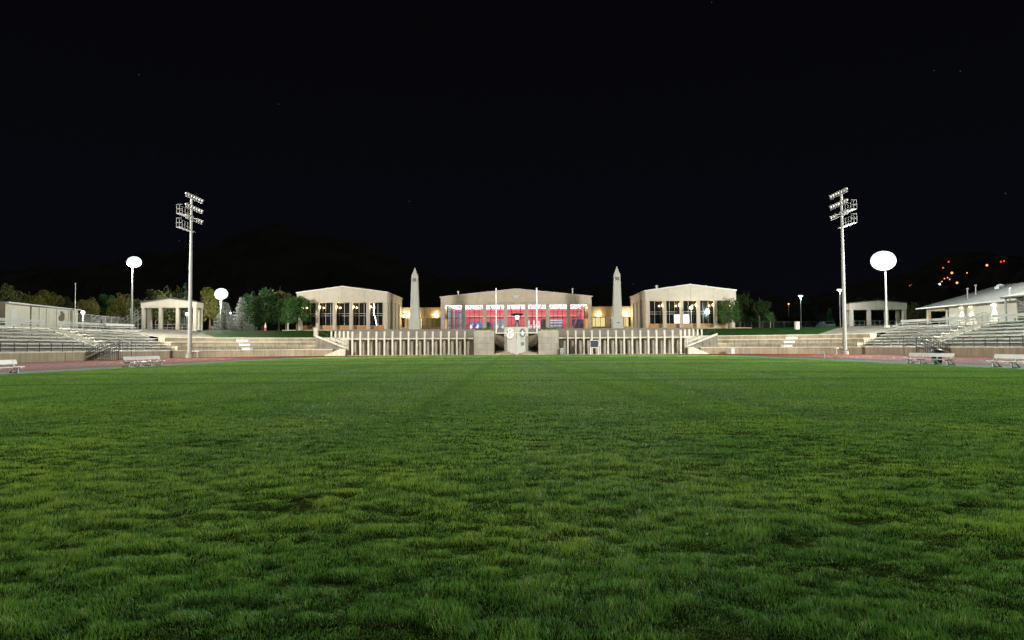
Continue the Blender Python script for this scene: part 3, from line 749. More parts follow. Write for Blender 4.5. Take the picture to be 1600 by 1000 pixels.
# central hall
CH = thing("central_hall", (0, 122, ZP), "wide central hall with gabled front, glass wall and red lit interior", "building")
Y0 = 122.0; HW = 13.5; zg, zb_, ze, za = 8.70, 9.23, 10.05, 11.42
MB().prism_y([(-HW,zb_+0.002),(HW,zb_+0.002),(HW,ze),(0,za),(-HW,ze)], Y0+0.06, Y0+1.2).build("pediment", M['stucco_tan'], CH)
band = MB().box(-HW, HW, Y0, Y0+1.3, zg, zb_).build("frieze", M['stucco'], CH)
MB().prism_y([(-HW,ze+0.003),(0,za+0.003),(HW,ze+0.003),(HW+0.2,ze),(HW+0.2,ze+0.14),(0,za+0.16),(-HW-0.2,ze+0.14),(-HW-0.2,ze)], Y0-0.12, Y0+18).build("roof", M['cap'], CH)
# faded frieze lettering too small to read: groups of little bars
lt = MB(); x = -5.0
for word in (3, 3, 7, 1, 5, 1, 8, 6):
    for k in range(word):
        lt.box(x, x+0.05, Y0-0.012, Y0-0.002, 8.88, 9.08)
        if k % 2: lt.box(x+0.06, x+0.12, Y0-0.012, Y0-0.002, 8.88+0.08*(k%3), 8.93+0.08*(k%3))
        else: lt.box(x+0.06, x+0.12, Y0-0.012, Y0-0.002, 9.03, 9.08)
        x += 0.2
    x += 0.28
lt.build("frieze_lettering", M['text'], CH)
# winged emblem
em = MB()
for s in (-1, 1):
    for k in range(5):
        em.prism_y([(s*0.08,10.35-k*0.07),(s*0.12,10.2-k*0.07),(s*(0.85-k*0.1),10.55-k*0.16),(s*(0.85-k*0.13),10.68-k*0.16)], Y0-0.02-0.01*k, Y0+0.055)
    em.prism_y([(s*0.1,9.95),(s*0.5,9.8),(s*0.42,9.66),(s*0.04,9.8)], Y0-0.01, Y0+0.055)
em.prism_y([(-0.12,9.8),(0.12,9.8),(0.16,10.3),(0.05,10.75),(-0.1,10.7),(-0.15,10.3)], Y0-0.07, Y0+0.055)
em.build("winged_emblem", M['cap'], CH)
for i in range(8):
    cx = -13.2 + i*3.771; hw = 0.30 if 0 < i < 7 else 0.32
    MB().box(cx-hw, cx+hw, Y0+0.15, Y0+0.95, ZP-0.1, zg-0.002).build("column", M['column'], CH)
MB().box(-HW, HW, Y0+1.3, Y0+1.8, ZP-0.1, 4.42).build("sill_wall", M['brick'], CH)
MB().box(-HW-0.3, HW+0.3, Y0-0.9, Y0-0.4, ZP-0.3, ZP+0.22).build("step_edge", M['orange'], CH)
for s in (-1, 1):
    MB().box(s*HW, s*(HW-0.35), Y0+1.302, Y0+18, ZP-0.1, ze-0.002).build("side_wall", M['stucco_tan'], CH)
    a, b = s*12.35, s*13.14
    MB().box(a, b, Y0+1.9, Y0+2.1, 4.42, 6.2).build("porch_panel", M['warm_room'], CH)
    MB().box(a, b, Y0+1.9, Y0+2.1, 6.21, 8.3).build("porch_wall", M['stucco_tan'], CH)
    sconce(s*12.75, Y0+1.5, 8.3, CH, 45, dx=0)
for i in range(7):
    a = -13.2 + i*3.771 + 0.3; b = a + 3.771 - 0.6
    if i == 0: a = -12.3
    if i == 6: b = 12.3
    wn_ = MB().box(a-0.28, b+0.28, Y0+1.50, Y0+1.53, 4.422, zg-0.003).build("window", M['glass'], CH)
    fr = MB()
    for k in range(5):
        xx = a-0.1+(b-a+0.2)*k/4; fr.box(xx-0.035, xx+0.035, Y0+1.42, Y0+1.49, 4.43, zg-0.01)
    for zz in (5.0, 6.35, 7.45): fr.box(a-0.2, b+0.2, Y0+1.40, Y0+1.418, zz, zz+0.05)
    fr.build("mullions", M['frame_dark'], wn_)
YB = 138.0
MB().box(-13.1, 13.1, Y0+1.9, YB, 8.78, 8.86).build("lit_ceiling", M['ceiling_light'], CH)
MB().box(-13.1, 13.1, YB, YB+0.3, ZP, 8.775).build("red_wall", M['red'], CH)
MB().box(-13.1, 13.1, Y0+1.85, YB, ZP-0.05, ZP+0.02).build("floor", M['floor'], CH)
for s in (-1, 1): MB().box(s*13.12, s*12.95, Y0+2.2, YB, ZP, 8.775).build("inner_wall", M['bluegrey' if s < 0 else 'red'], CH)
m = MB(); m.box(-12.9, 12.9, YB-0.3, YB-0.02, 7.25, 7.33); m.build("wall_rail", M['white'], CH)
bm = MB()
for k in range(14):                                            # white ceiling ducts give the blown-out ceiling some depth
    bm.box(-12.6+k*1.9, -12.3+k*1.9, Y0+2.4, YB-0.2, 8.6, 8.7)
bm.build("ceiling_beams", M['cap'], CH)
# equipment and displays along the red wall
def panel(x0, x1, y, z0, z1, mm, nm="display_panel"): MB().box(x0, x1, y, y+0.12, z0, z1).build(nm, M[mm], CH)
rr = random.Random(3)
panel(-11.5, -9.9, 134.0, 4.1, 8.3, 'bluegrey')
for k in range(9):
    x = -9.3+k*0.47; panel(x, x+0.4, 136.0+0.1*(k%3), 4.1, 5.7+rr.uniform(0,0.9), 'blue')
for k in range(5): panel(-4.6+k*0.55, -4.15+k*0.55, 136.3, 4.1, 6.2+rr.uniform(0,0.5), 'bluegrey')
panel(-6.0, -5.3, 135.6, 4.1, 6.1, 'black')
for k in range(6): panel(2.4+k*0.5, 2.7+k*0.5, 136.0, 4.1, 5.8+rr.uniform(0,0.9), 'purple' if k % 2 else 'cap')
panel(5.2, 6.6, 135.4, 4.1, 6.6, 'black'); panel(6.7, 9.3, 135.6, 4.1, 6.5, 'bluegrey')
for zz in (5.2, 5.8, 6.3): panel(6.8, 9.2, 135.4, zz, zz+0.1, 'white', "shelf")
for x in (-8.8, -7.5, -3.7, -2.6, 2.9, 3.6, 4.4): 
    m = MB(); m.box(x-0.1,x+0.1,132,132.2,4.1,5.4); m.box(x-0.35,x+0.35,131.9,132.3,4.9,5.0); m.tube((x-0.3,132.1,4.1),(x+0.3,132.1,5.5),0.05,n=6); m.build("exercise_frame", M['white'], CH)
for k in range(5): 
    m = MB(); m.tube((-12.3+k*0.55,125.6,4.2),(-11.4+k*0.55,125.6,6.0+0.3*k),0.05,n=6); m.build("brace", M['cap'], CH)
m = MB(); m.prism_y([(10.2,4.2),(10.5,4.2),(12.4,8.6),(12.1,8.6)], 126, 126.2); m.build("brace", M['cap'], CH)
panel(10.4, 12.6, 127.5, 4.1, 6.2, 'bluegrey')
panel(-11.8,-11.5,128,4.1,8.4,'cap'); panel(-10.7,-10.4,128,4.1,7.4,'cap')
point("hall_glow", (0, Y0+6, 6.0), 500, (1,0.97,0.93), 1.5, CH)
point("hall_glow", (-8, Y0+9, 6.0), 420, (1,0.97,0.95), 1.5, CH); point("hall_glow", (8, Y0+9, 6.0), 420, (1,0.97,0.95), 1.5, CH)

# cauldron before the hall
Yc = 110.0; X = gx(808,Yc)
CD = thing("cauldron", (X,Yc,ZP), "black saucer shaped cauldron on a pale stem above the monument", "cauldron")
zc = gz(808,491.5,Yc)
MB().lathe((X,Yc,zc-0.22), [(0.3,0),(0.85,0.12),(1.08,0.27),(1.05,0.33),(0.5,0.42),(0.1,0.45)], 28).build("dish", M['black'], CD)
MB().lathe((X,Yc,4.0), [(0.62,0),(0.5,0.2),(0.36,1.0),(0.3,1.3)], 18).build("pedestal", M['slate'], CD)
MB().tube((X,Yc,5.302),(X,Yc,zc-0.75),0.2,0.2,n=14).build("stem", M['dark'], CD)
MB().tube((X,Yc,zc-0.748),(X,Yc,zc-0.222),0.26,0.34,n=14).build("lamp", M['lamp_warm'], CD)
m = MB(); m.box(X-0.03,X+0.03,Yc-2.2,Yc-2.14,4.0,gz(808,505,Yc)); 
tag(m.build("slim_post", M['white']), "slim white post rising behind the monument before the cauldron", "post")

# small orange brick wedges at the wing corners
for sd, u in ((-1, 595.5), (1, 1017.5)):
    X = gx(u, 110); s = -sd
    o = MB().prism_y([(X-sd*0.5,ZP-0.4),(X+sd*0.45,ZP-0.4),(X+sd*0.35,ZP-0.1),(X-sd*0.05,ZP+0.75),(X-sd*0.25,ZP+0.75)], 109.6, 110.6).build("buttress", M['orange'])
    tag(o, f"small sloping orange brick buttress by the {side_word[sd]} wing corner", "buttress")

# ------------------------------------------------------------------ pavilions at the top of the stands
for sd, ua, ub, vt, vap, vf, vb, Yp in ((-1, 217, 305, 472, 466, 480.5, 516, 101.0), (1, 1327, 1416, 474, 470, 484, 514, 103.0)):
    w = side_word[sd]; xa, xb = gx(ua,Yp), gx(ub,Yp); um = (ua+ub)/2
    z1, za, z0, zbs = gz(um,vt,Yp), gz(um,vap,Yp), gz(um,vf,Yp), 3.75
    PV_ = thing("pavilion", ((xa+xb)/2, Yp, zbs), f"open cream pavilion with shallow gable and columns above the {w} stand", "pavilion", "cream pavilions")
    MB().prism_y([(xa,z0),(xb,z0),(xb,z1),((xa+xb)/2,za),(xa,z1)], Yp, Yp+0.4).build("gable", M['cream'], PV_)
    MB().prism_y([(xa,z0),(xb,z0),(xb,z1),((xa+xb)/2,za),(xa,z1)], Yp+1.8, Yp+2.2).build("gable", M['cream'], PV_)
    MB().box(xa,xa+0.3,Yp+0.402,Yp+1.798,z0,z1-0.01).build("beam", M['cream'], PV_); MB().box(xb-0.3,xb,Yp+0.402,Yp+1.798,z0,z1-0.01).build("beam", M['cream'], PV_)
    xm = (xa+xb)/2
    MB().prism_y([(xa-0.12,z1),(xm,za+0.004),(xb+0.12,z1),(xb+0.12,z1+0.12),(xm,za+0.13),(xa-0.12,z1+0.12)], Yp-0.12, Yp+2.3).build("roof", M['dark'], PV_)
    for k in range(4):
        cx = xa+0.33+(xb-xa-0.66)*k/3
        MB().box(cx-0.22,cx+0.22,Yp+0.02,Yp+0.56,zbs-0.4,z0-0.002).build("column", M['cream'], PV_)
        if k in (0,3): MB().box(cx-0.27,cx+0.27,Yp+1.7,Yp+2.1,zbs-0.4,z0-0.002).build("column", M['cream'], PV_)
    r = MB()
    for yy in (Yp-0.3,):
        for k in range(15): xx = xa-1+(xb-xa+2)*k/14; r.tube((xx,yy,zbs-0.1),(xx,yy,zbs+1.0),0.02,n=5)
        for zz in (0.5,1.0): r.tube((xa-1,yy,zbs+zz),(xb+1,yy,zbs+zz),0.025,n=5)
    RLs = r.build("guard_rail", M['galv']); tag(RLs, f"metal guard rail in front of the {w} pavilion", "railing")

# ------------------------------------------------------------------ press box (left) and clubhouse (right)
PB_ = thing("press_box", (-57.5, 80, 3.75), "long low cream building with a horse-grey emblem behind the left bleachers", "building")
PB_['label'] = "long low cream building with a small dark emblem behind the left bleachers"
MB().box(-60.5,-56,74.4,78.2,3.6,6.25).build("annex", M['cream'], PB_)
MB().box(-60.5,-55.8,78.202,86.5,3.6,6.1).build("body", M['cream'], PB_)
MB().prism_x([(74.2,6.252),(86.8,6.102),(86.8,6.22),(74.2,6.42)], -60.8, -55.5).build("roof", M['cap'], PB_)
m = MB()
for yy in (79.4, 80.6, 82.4, 84.6): m.box(-55.8,-55.785,yy,yy+0.06,3.7,6.05)
m.build("joint", M['dark'], PB_)
m = MB(); m.prism_x([(82.9,4.7),(83.5,4.5),(83.9,4.9),(83.9,5.5),(83.5,5.85),(83.1,5.8),(83.2,5.4),(82.8,5.1)], -55.8, -55.775); m.build("emblem", M['text'], PB_)
m = MB(); m.box(-56,-55.985,75.2,76.2,3.7,5.7); m.build("door", M['cap'], PB_)
V = MB(); V.box(-58,-57.4,83,83.6,6.2,6.5); V.build("roof_unit", M['cap'], PB_)

CB = thing("clubhouse", (60, 85, 3.75), "cream clubhouse with hipped shingle roof and wall downlights behind the right bleachers", "building")
zE = 6.05
MB().box(56,56.3,74.0,88.6,3.6,zE).build("front_wall", M['cream_lit'], CB)
MB().box(56.32,67.5,88.3,88.6,3.6,zE).build("end_wall", M['cream'], CB)
for (x, y) in ((56.15,93.2),(56.15,89.0),(67,93.2)): MB().box(x-0.2,x+0.2,y-0.2,y+0.2,3.6,zE-0.352).build("porch_post", M['cream'], CB)
MB().box(55.95,56.35,89.22,93.4,5.7,zE-0.002).build("porch_beam", M['cream'], CB); MB().box(56.352,67.2,93.0,93.4,5.7,zE-0.002).build("porch_beam", M['cream'], CB)
MB().box(56.3,67.5,66,66.3,3.6,zE).build("end_wall", M['cream'], CB)
# hipped roof, ridge parallel to the stand
rx0, rx1, ry0, ry1 = 55.2, 69.0, 64.0, 94.4; zr = 8.75
MB().add([(rx0,ry0,zE),(rx1,ry0,zE),(rx1,ry1,zE),(rx0,ry1,zE),(62.1,71,zr),(62.1,88.0,zr),
          (rx0,ry0,zE+0.12),(rx1,ry0,zE+0.12),(rx1,ry1,zE+0.12),(rx0,ry1,zE+0.12)],
         [(3,2,1,0),(0,1,7,6),(1,2,8,7),(2,3,9,8),(3,0,6,9),(6,7,4),(7,8,5,4),(8,9,5),(9,6,4,5)]).build("roof", M['shingle'], CB)
gt = MB(); gt.box(rx0-0.1,rx0-0.002,ry0,ry1,zE-0.02,zE+0.13); gt.build("gutter", M['white'], CB)
# projecting gabled bay over the stairs
gb = MB(); zq = 6.15
gb.add([(52.6,74.4,zq),(52.6,64.5,zq),(62,64.5,zq),(62,74.4,zq),(52.6,74.4,zq+0.15),(52.6,64.5,zq+0.15),(61.0,74.4,8.3),(61.0,64.5,8.3)],
       [(0,3,2,1),(0,1,5,4),(4,5,7,6),(1,2,7,5),(0,4,6,3),(2,3,6,7)])
gb.build("bay_roof", M['shingle'], CB)
for (x, y) in ((53.0,74.1),(53.0,71.2),(53.0,67.2)): MB().box(x-0.08,x+0.08,y-0.08,y+0.08,3.6,zq-0.002).build("bay_post", M['galv'], CB)
m = MB()
for k in range(9): m.box(54.2,54.26,72.0,74.2,4.75+k*0.16,4.83+k*0.16)
m.build("louvres", M['galv'], CB)
m = MB(); m.tube((53.3,68.3,4.0),(53.3,73.0,5.9),0.04,n=6); m.tube((53.3,68.3,4.9),(53.3,72.0,6.1),0.03,n=6)
for k in range(10): m.box(53.4,54.1,68.3+k*0.5,68.6+k*0.5,3.95+k*0.19,3.99+k*0.19)
m.build("bay_stair", M['galv'], CB)
MB().box(54.3,54.6,65,74.2,3.6,zq-0.002).build("bay_wall", M['concrete_dark'], CB)
for yy, ww in ((86.0, 1), (84.2, 1), (80.2, 0)):
    col = (1.0,0.82,0.52) if ww else (0.85,1.0,0.82)
    MB().box(55.72,55.98,yy-0.1,yy+0.1,5.72,5.86).build("downlight", M['lamp_warm' if ww else 'lamp_small'], CB)
    spot("downlight_glow", (55.72,yy,5.66), (55.98,yy,3.9), 600, col, 62, 0.05, CB, 0.5)
point("porch_glow", (57.5,91.5,5.6), 90, (1,0.6,0.25), 0.1, CB)
MB().box(60.2,60.35,89.5,92.8,3.7,5.6).build("porch_wall", M['concrete_dark'], CB)
for u, v, Y, h in ((1511,451.5,87,1.1),(1524,446,87.5,1.0),(1576,451.5,75.5,0.7)):
    X = gx(u,Y); z = gz(u,v,Y)
    P = MB(); P.tube((X,Y,z-h-0.6),(X,Y,z-0.1),0.07,n=8).lathe((X,Y,z-0.1),[(0.13,0),(0.15,0.12),(0.05,0.2)],10); P.build("flue", M['galv'], CB)
X = gx(1562,86); m = MB(); m.box(X-0.45,X+0.35,85.6,86.4,gz(1562,455,86),gz(1562,448,86)); m.lathe((X,86,gz(1562,448,86)),[(0.4,0),(0.45,0.12),(0.2,0.3)],12); m.build("roof_unit", M['cap'], CB)
gr_ = MB()
for k in range(12): gr_.tube((55.0,79.0+k*0.85,3.7),(55.0,79.0+k*0.85,4.75),0.02,n=5)
for zz in (4.0,4.2,4.4,4.6,4.75): gr_.tube((55.0,79.0,zz),(55.0,88.35,zz),0.018,n=5)
tag(gr_.build("guard_rail", M['galv']), "metal bar guard rail before the lit clubhouse wall", "railing")

# ------------------------------------------------------------------ tall unlit floodlight masts
def lampshape(mb_h, mb_l, p, aim, r=0.24, dome=False):
    ax = (Vector(aim)).normalized()
    mb_h.lathe(p - ax*0.30, [(0.09,0),(0.13,0.12),(r,0.30)], 14, axis=ax)
    if dome: mb_l.lathe(p + ax*0.003, [(r*0.98,0),(r*1.12,r*0.25),(r*1.05,r*0.55),(r*0.7,r*0.85),(r*0.2,r)], 14, axis=ax)
    else: mb_l.lathe(p + ax*0.003, [(r*0.94,0),(r*0.9,0.02)], 14, axis=ax)
for sd in (-1, 1):
    w = side_word[sd]; X, Y = (sd*40.9, 85.3) if sd < 0 else (40.9, 85.3); H = 20.4
    MT = thing("floodlight_mast", (X,Y,0), f"tall unlit steel floodlight mast standing before the {w} stand corner", "floodlight mast", "tall unlit floodlight masts")
    MB().lathe((X,Y,0.0), [(0.42,0),(0.42,0.35),(0.36,0.4)], 16).build("footing", M['concrete_dark'], MT)
    MB().lathe((X,Y,0.4), [(0.25,0),(0.22,7.0),(0.21,7.02),(0.18,12.5),(0.17,12.52),(0.13,19.8)], 16).build("pole", M['mast'], MT, smooth=False)
    MB().box(X-0.3,X+0.3,Y-0.35,Y+0.1,0.55,0.62).build("collar", M['mast'], MT)
    for r_ in range(3):
        z = H - 0.3 - r_*1.35; xo = X - sd*0.35
        MB().box(xo-0.06,xo+0.06,Y-2.2,Y+2.2,z-0.2,z-0.1).build("crossarm", M['mast'], MT)
        for k in range(7):
            if r_ == 2 and k in (3,): continue
            yy = Y-2.1+k*0.7; p = Vector((xo-sd*0.12, yy, z+0.12))
            a = MB(); b = MB(); lampshape(a, b, p, (-sd*1.0, -0.35+0.1*k, -0.55))
            a.tube((xo,yy,z-0.1),(xo,yy,z+0.1),0.03,n=6)
            lo = a.build("lamp_head", M['mast'], MT, smooth=False); b.build("lens", M['lens_off'], lo)
    for z in (H-2.65, H-4.35):
        pl = MB(); x0, x1 = X+sd*0.1, X+sd*0.75
        pl.box(x0,x1,Y-2.3,Y+1.4,z,z+0.07)
        plt = pl.build("platform", M['mast'], MT); rl = MB()
        for k in range(6): rl.tube((x1,Y-2.25+k*0.72,z+0.07),(x1,Y-2.25+k*0.72,z+1.15),0.025,n=5)
        for zz in (0.6,1.15): rl.tube((x1,Y-2.25,z+zz),(x1,Y+1.35,z+zz),0.025,n=5); rl.tube((x0,Y-2.25,z+zz),(x1,Y-2.25,z+zz),0.025,n=5)
        rl.build("guard_rail", M['mast'], plt)
    for z in (H-1.6, H-2.9): MB().box(X-sd*0.35,X+sd*0.12,Y-0.08,Y+0.08,z,z+0.1).build("bracket", M['mast'], MT)

# ------------------------------------------------------------------ lit floodlights
def lens_material(A, B, d, sdv, up):
    """glare put into the emission: hot centre fading towards the rim of the lens"""
    m, nt, b = newmat("floodlight_lens"); b.inputs["Base Color"].default_value = (0.7,0.75,0.75,1)
    tc = nt.nodes.new("ShaderNodeTexCoord"); prev = None
    for ax, L in ((sdv, A), (up, B)):
        dt = nt.nodes.new("ShaderNodeVectorMath"); dt.operation = 'DOT_PRODUCT'; dt.inputs[1].default_value = (ax.x/L, ax.y/L, ax.z/L)
        nt.links.new(tc.outputs["Object"], dt.inputs[0]); sq_ = nt.nodes.new("ShaderNodeMath"); sq_.operation = 'MULTIPLY'
        nt.links.new(dt.outputs["Value"], sq_.inputs[0]); nt.links.new(dt.outputs["Value"], sq_.inputs[1])
        if prev:
            ad = nt.nodes.new("ShaderNodeMath"); nt.links.new(prev.outputs[0], ad.inputs[0]); nt.links.new(sq_.outputs[0], ad.inputs[1]); prev = ad
        else: prev = sq_
    mr = nt.nodes.new("ShaderNodeMapRange"); mr.inputs["From Min"].default_value = 0.45; mr.inputs["From Max"].default_value = 1.0
    mr.inputs["To Min"].default_value = 4.0; mr.inputs["To Max"].default_value = 0.45
    nt.links.new(prev.outputs[0], mr.inputs["Value"]); nt.links.new(mr.outputs[0], b.inputs["Emission Strength"])
    b.inputs["Emission Color"].default_value = (0.75,1.0,0.97,1)
    return m
def lit_flood(name, X, Y, Z, aim, rows, cols, label, W, col, zb=3.8, rad=0.34, ang=125, group=None, spill=0, soft=0.9):
    LF = thing("floodlight", (X,Y,zb), label, "floodlight", group)
    MB().lathe((X,Y,zb-0.3), [(0.15,0),(0.13,4),(0.09,Z-zb)], 14).build("pole", M['galv'], LF)
    MB().lathe((X,Y,zb-0.3), [(0.34,0),(0.34,0.35)], 14).build("footing", M['concrete_light'], LF)
    d = (Vector(aim)-Vector((X,Y,Z))); d.normalize(); h = Vector((d.x,d.y,0)).normalized(); sdv = Vector((-h.y,h.x,0))
    # one oval housing and bulged lens, shaped like a glaring lamp core: rows = half height, cols = half width in metres
    A, B = cols, rows; up = sdv.cross(d)*-1 if sdv.cross(d).z < 0 else sdv.cross(d); up.normalize()
    def oval(prof, n=40):
        vs = []
        for sc, dep in prof:
            for i in range(n):
                t = 2*math.pi*i/n; vs.append(sdv*(A*sc*math.cos(t)) + up*(B*sc*math.sin(t)) + d*dep)
        m = MB(); fs = [(k*n+i, k*n+(i+1)%n, (k+1)*n+(i+1)%n, (k+1)*n+i) for k in range(len(prof)-1) for i in range(n)]
        fs += [tuple(range(n)), tuple(range((len(prof)-1)*n, len(prof)*n))]
        return m.add(vs, fs)
    ctr = Vector((X,Y,Z)) + h*0.5
    for mb_, nm, mt in ((oval([(0.25,-0.42),(0.7,-0.34),(0.98,-0.10),(0.985,-0.01)]), "housing", M['mast']),
                        (oval([(1.0,0.0),(0.98,0.06),(0.9,0.16),(0.75,0.26),(0.5,0.34),(0.25,0.38),(0.05,0.39)]), "lens", lens_material(A, B, d, sdv, up))):
        o = mb_.build(nm, mt, None, smooth=True); o.location = ctr; attach(o, LF)
    m = MB(); m.tube(Vector((X,Y,Z-B-0.05)), Vector((X,Y,Z+0.1)), 0.07, n=8); m.build("bracket", M['galv'], LF)
    if spill: point("floodlight_spill", (X,Y-0.8,Z-0.6), spill, col, 0.6, LF)
    if W: spot("floodlight_beam", Vector((X,Y,Z))+h*1.1, aim, W, col, ang, soft, LF)
    return LF
COOL = (0.92,1.0,0.90)
lit_flood("a", gx(203,98), 98, gz(203,409,98), (-8,62,0), 0.82, 1.05, "lit white floodlight on a slim pole behind the left bleachers", 28000, (1.0,0.98,0.86), rad=0.20, ang=100, spill=4500)
lit_flood("b", gx(343,133), 133, gz(343,459,133), (-20,70,2), 1.1, 1.25, "lit white floodlight among the spruces far left of the wing", 30000, (1.0,0.97,0.88), rad=0.22, ang=110, spill=32000)
lit_flood("c", gx(1384,93), 93, gz(1384,408,93), (6,62,0), 1.35, 1.75, "very bright floodlight on a slim pole before the right pavilion", 55000, (0.90,1.0,0.93), rad=0.22, ang=100, spill=9000)
# unseen lights added outside the frame to brighten the field and building fronts
lit_flood("d", -80, 86, 36, (0,55,0), 0.6, 1.6, "unseen tall fill floodlight added beyond the left edge of the view", 450000, (1.0,0.97,0.86), ang=80)
lit_flood("e", 80, 86, 36, (0,55,0), 0.6, 1.6, "unseen tall fill floodlight added beyond the right edge of the view", 450000, (0.97,1.0,0.90), ang=80)
lit_flood("f", -56, 60, 15, (-12,112,4), 0.6, 1.3, "unseen lower fill floodlight added beyond the left edge of the view", 150000, (1.0,0.94,0.82), ang=76, soft=3.5)
lit_flood("g", 56, 60, 15, (12,112,4), 0.6, 1.3, "unseen lower fill floodlight added beyond the right edge of the view", 150000, (1.0,0.97,0.85), ang=76, soft=3.5)

# ------------------------------------------------------------------ small lamps
def street_lamp(u, v, Y, label, matl, W, col, zb=3.95, head='box'):
    X = gx(u,Y); z = gz(u,v,Y); SL = thing("street_lamp", (X,Y,zb), label, "street lamp")
    MB().tube((X,Y,zb),(X,Y,z-0.2),0.09,0.06,n=8).build("pole", M['galv'], SL)
    if head == 'box':
        MB().box(X-0.42,X+0.42,Y-0.3,Y+0.3,z-0.08,z+0.10).build("lamp_head", M['galv'], SL)
        MB().lathe((X,Y,z-0.09), [(0.16,-0.12),(0.36,-0.03),(0.37,0.0)], 12).build("lamp", M[matl], SL)
        point("lamp_glow", (X,Y-0.1,z-0.4), W, col, 0.15, SL)
    else:
        MB().lathe((X,Y,z-0.22), [(0.06,0),(0.2,0.08),(0.24,0.22),(0.18,0.38),(0.05,0.44)], 14).build("lamp", M[matl], SL, smooth=True)
        point("lamp_glow", (X,Y-0.5,z), W, col, 0.2, SL)
    return SL
street_lamp(1251, 462, 120, "teal street lamp with flat head, left of the right pavilion", 'lamp_teal', 500, (0.6,1,0.95))
street_lamp(1312, 452.5, 106, "taller teal street lamp close beside the right mast", 'lamp_teal', 500, (0.6,1,0.95))
street_lamp(1080, 481, 110.2, "added white globe lamp imitating a reflection in the right wing windows", 'lamp_small', 140, (0.95,1,0.95), head='globe')  # globe lamp stands in for a lamp mirrored in the glass
street_lamp(126, 488, 100, "small white globe lamp behind the left chain link fence", 'lamp_small', 1800, (1,0.95,0.85), head='globe')
street_lamp(290, 490.5, 118, "small blue-white lamp seen between the left pavilion columns", 'lamp_small', 120, (0.85,0.92,1), head='globe')
street_lamp(358, 489, 150, "tiny greenish lamp between the two pale spruces", 'lamp_teal', 60, (0.8,1,0.9), head='globe')
street_lamp(410, 494, 140, "tiny white lamp under the dark trees", 'lamp_small', 30, (1,1,1), head='globe')
street_lamp(1232, 475, 230, "distant orange street lamp right of the trees", 'lamp_orange', 100, (1,0.4,0.15), head='globe')

street_lamp(1642, 385, 60, "unseen teal fill lamp added just outside the right edge of the view", 'lamp_teal', 18000, (0.68,1,0.86))  # added out of view to brighten and tint the clubhouse
# flagpole behind left bleachers
X, Y = gx(113.5,85), 85
FP = thing("flagpole", (X,Y,3.7), "bare thin flagpole behind the left bleachers", "flagpole")
MB().tube((X,Y,3.6),(X,Y,gz(113,443,85)),0.06,0.035,n=8).build("pole", M['galv'], FP); MB().lathe((X,Y,gz(113,443,85)),[(0.02,0),(0.08,0.07),(0.02,0.14)],10).build("finial", M['galv'], FP)

# chain link fence and metal stair tower behind left bleachers
def wire_fence(p0, p1, z0, h, label, n=10, mesh_step=0.22):
    FN = thing("wire_fence", (p0[0],p0[1],z0), label, "fence"); a = Vector((*p0,z0)); b = Vector((*p1,z0)); L = (b-a).length; d = (b-a)/L
    for k in range(n): 
        p = a+(b-a)*k/(n-1); MB().tube(p, p+Vector((0,0,h)), 0.035, n=6).build("post", M['galv'], FN)
    MB().tube(a+Vector((0,0,h)), b+Vector((0,0,h)), 0.03, n=6).build("top_rail", M['galv'], FN)
    m = MB(); k = 0
    while k*mesh_step < L-h:
        q = a+d*k*mesh_step; m.tube(q+Vector((0,0,0.05)), q+d*h+Vector((0,0,h-0.03)), 0.007, n=3); m.tube(q+Vector((0,0,h-0.03)), q+d*h+Vector((0,0,0.05)), 0.007, n=3); k += 1
    m.build("wire_mesh", M['galv'], FN); return FN
wire_fence((-57.5,87.2),(-60,104), 3.75, 2.1, "chain link fence between the cream building and left pavilion", 9)
wire_fence((gx(1140,125),125),(gx(1275,125),125), 3.95, 1.5, "low wire fence beyond the trees right of the wing", 9)
X = gx(205,97)
MS = thing("stair_tower", (X,97,3.75), "small galvanised stair with upright rails beside the left pavilion", "stairs")
m = MB(); x0, x1 = gx(183,97), gx(215,97)
for k in range(10): xx = x0+(x1-x0)*k/9; m.box(xx,xx+0.34,96.6,97.6,3.9+k*0.2,3.96+k*0.2)
m.build("treads", M['galv'], MS)
for yy in (96.55,97.65):
    m = MB(); m.tube((x0,yy,4.9),(x1,yy,6.7),0.03,n=6); m.tube((x0,yy,4.4),(x1,yy,6.2),0.03,n=6); m.tube((x0,yy,3.85),(x1,yy,5.7),0.05,n=6)
    for k in range(7): xx = x0+(x1-x0)*k/6; m.tube((xx,yy,3.7),(xx,yy,4.9+1.8*k/6+0.15),0.03,n=6)
    m.build("handrail", M['galv'], MS)
# inclined rails near the right pavilion
X0, X1 = gx(1392,95), gx(1419,95)
m = MB()
for dz in (0,0.45): m.tube((X0,95,gz(1392,515,95)+dz),(X1-0.2,95,gz(1419,506,95)+dz-0.2),0.035,n=6)
for k in range(4): xx = X0+(X1-X0-0.2)*k/3; m.tube((xx,95,3.6),(xx,95,gz(1392,515,95)+0.45+k*0.2),0.03,n=6)
tag(m.build("handrail", M['white']), "sloping white handrail at the foot of the bright right floodlight", "handrail")

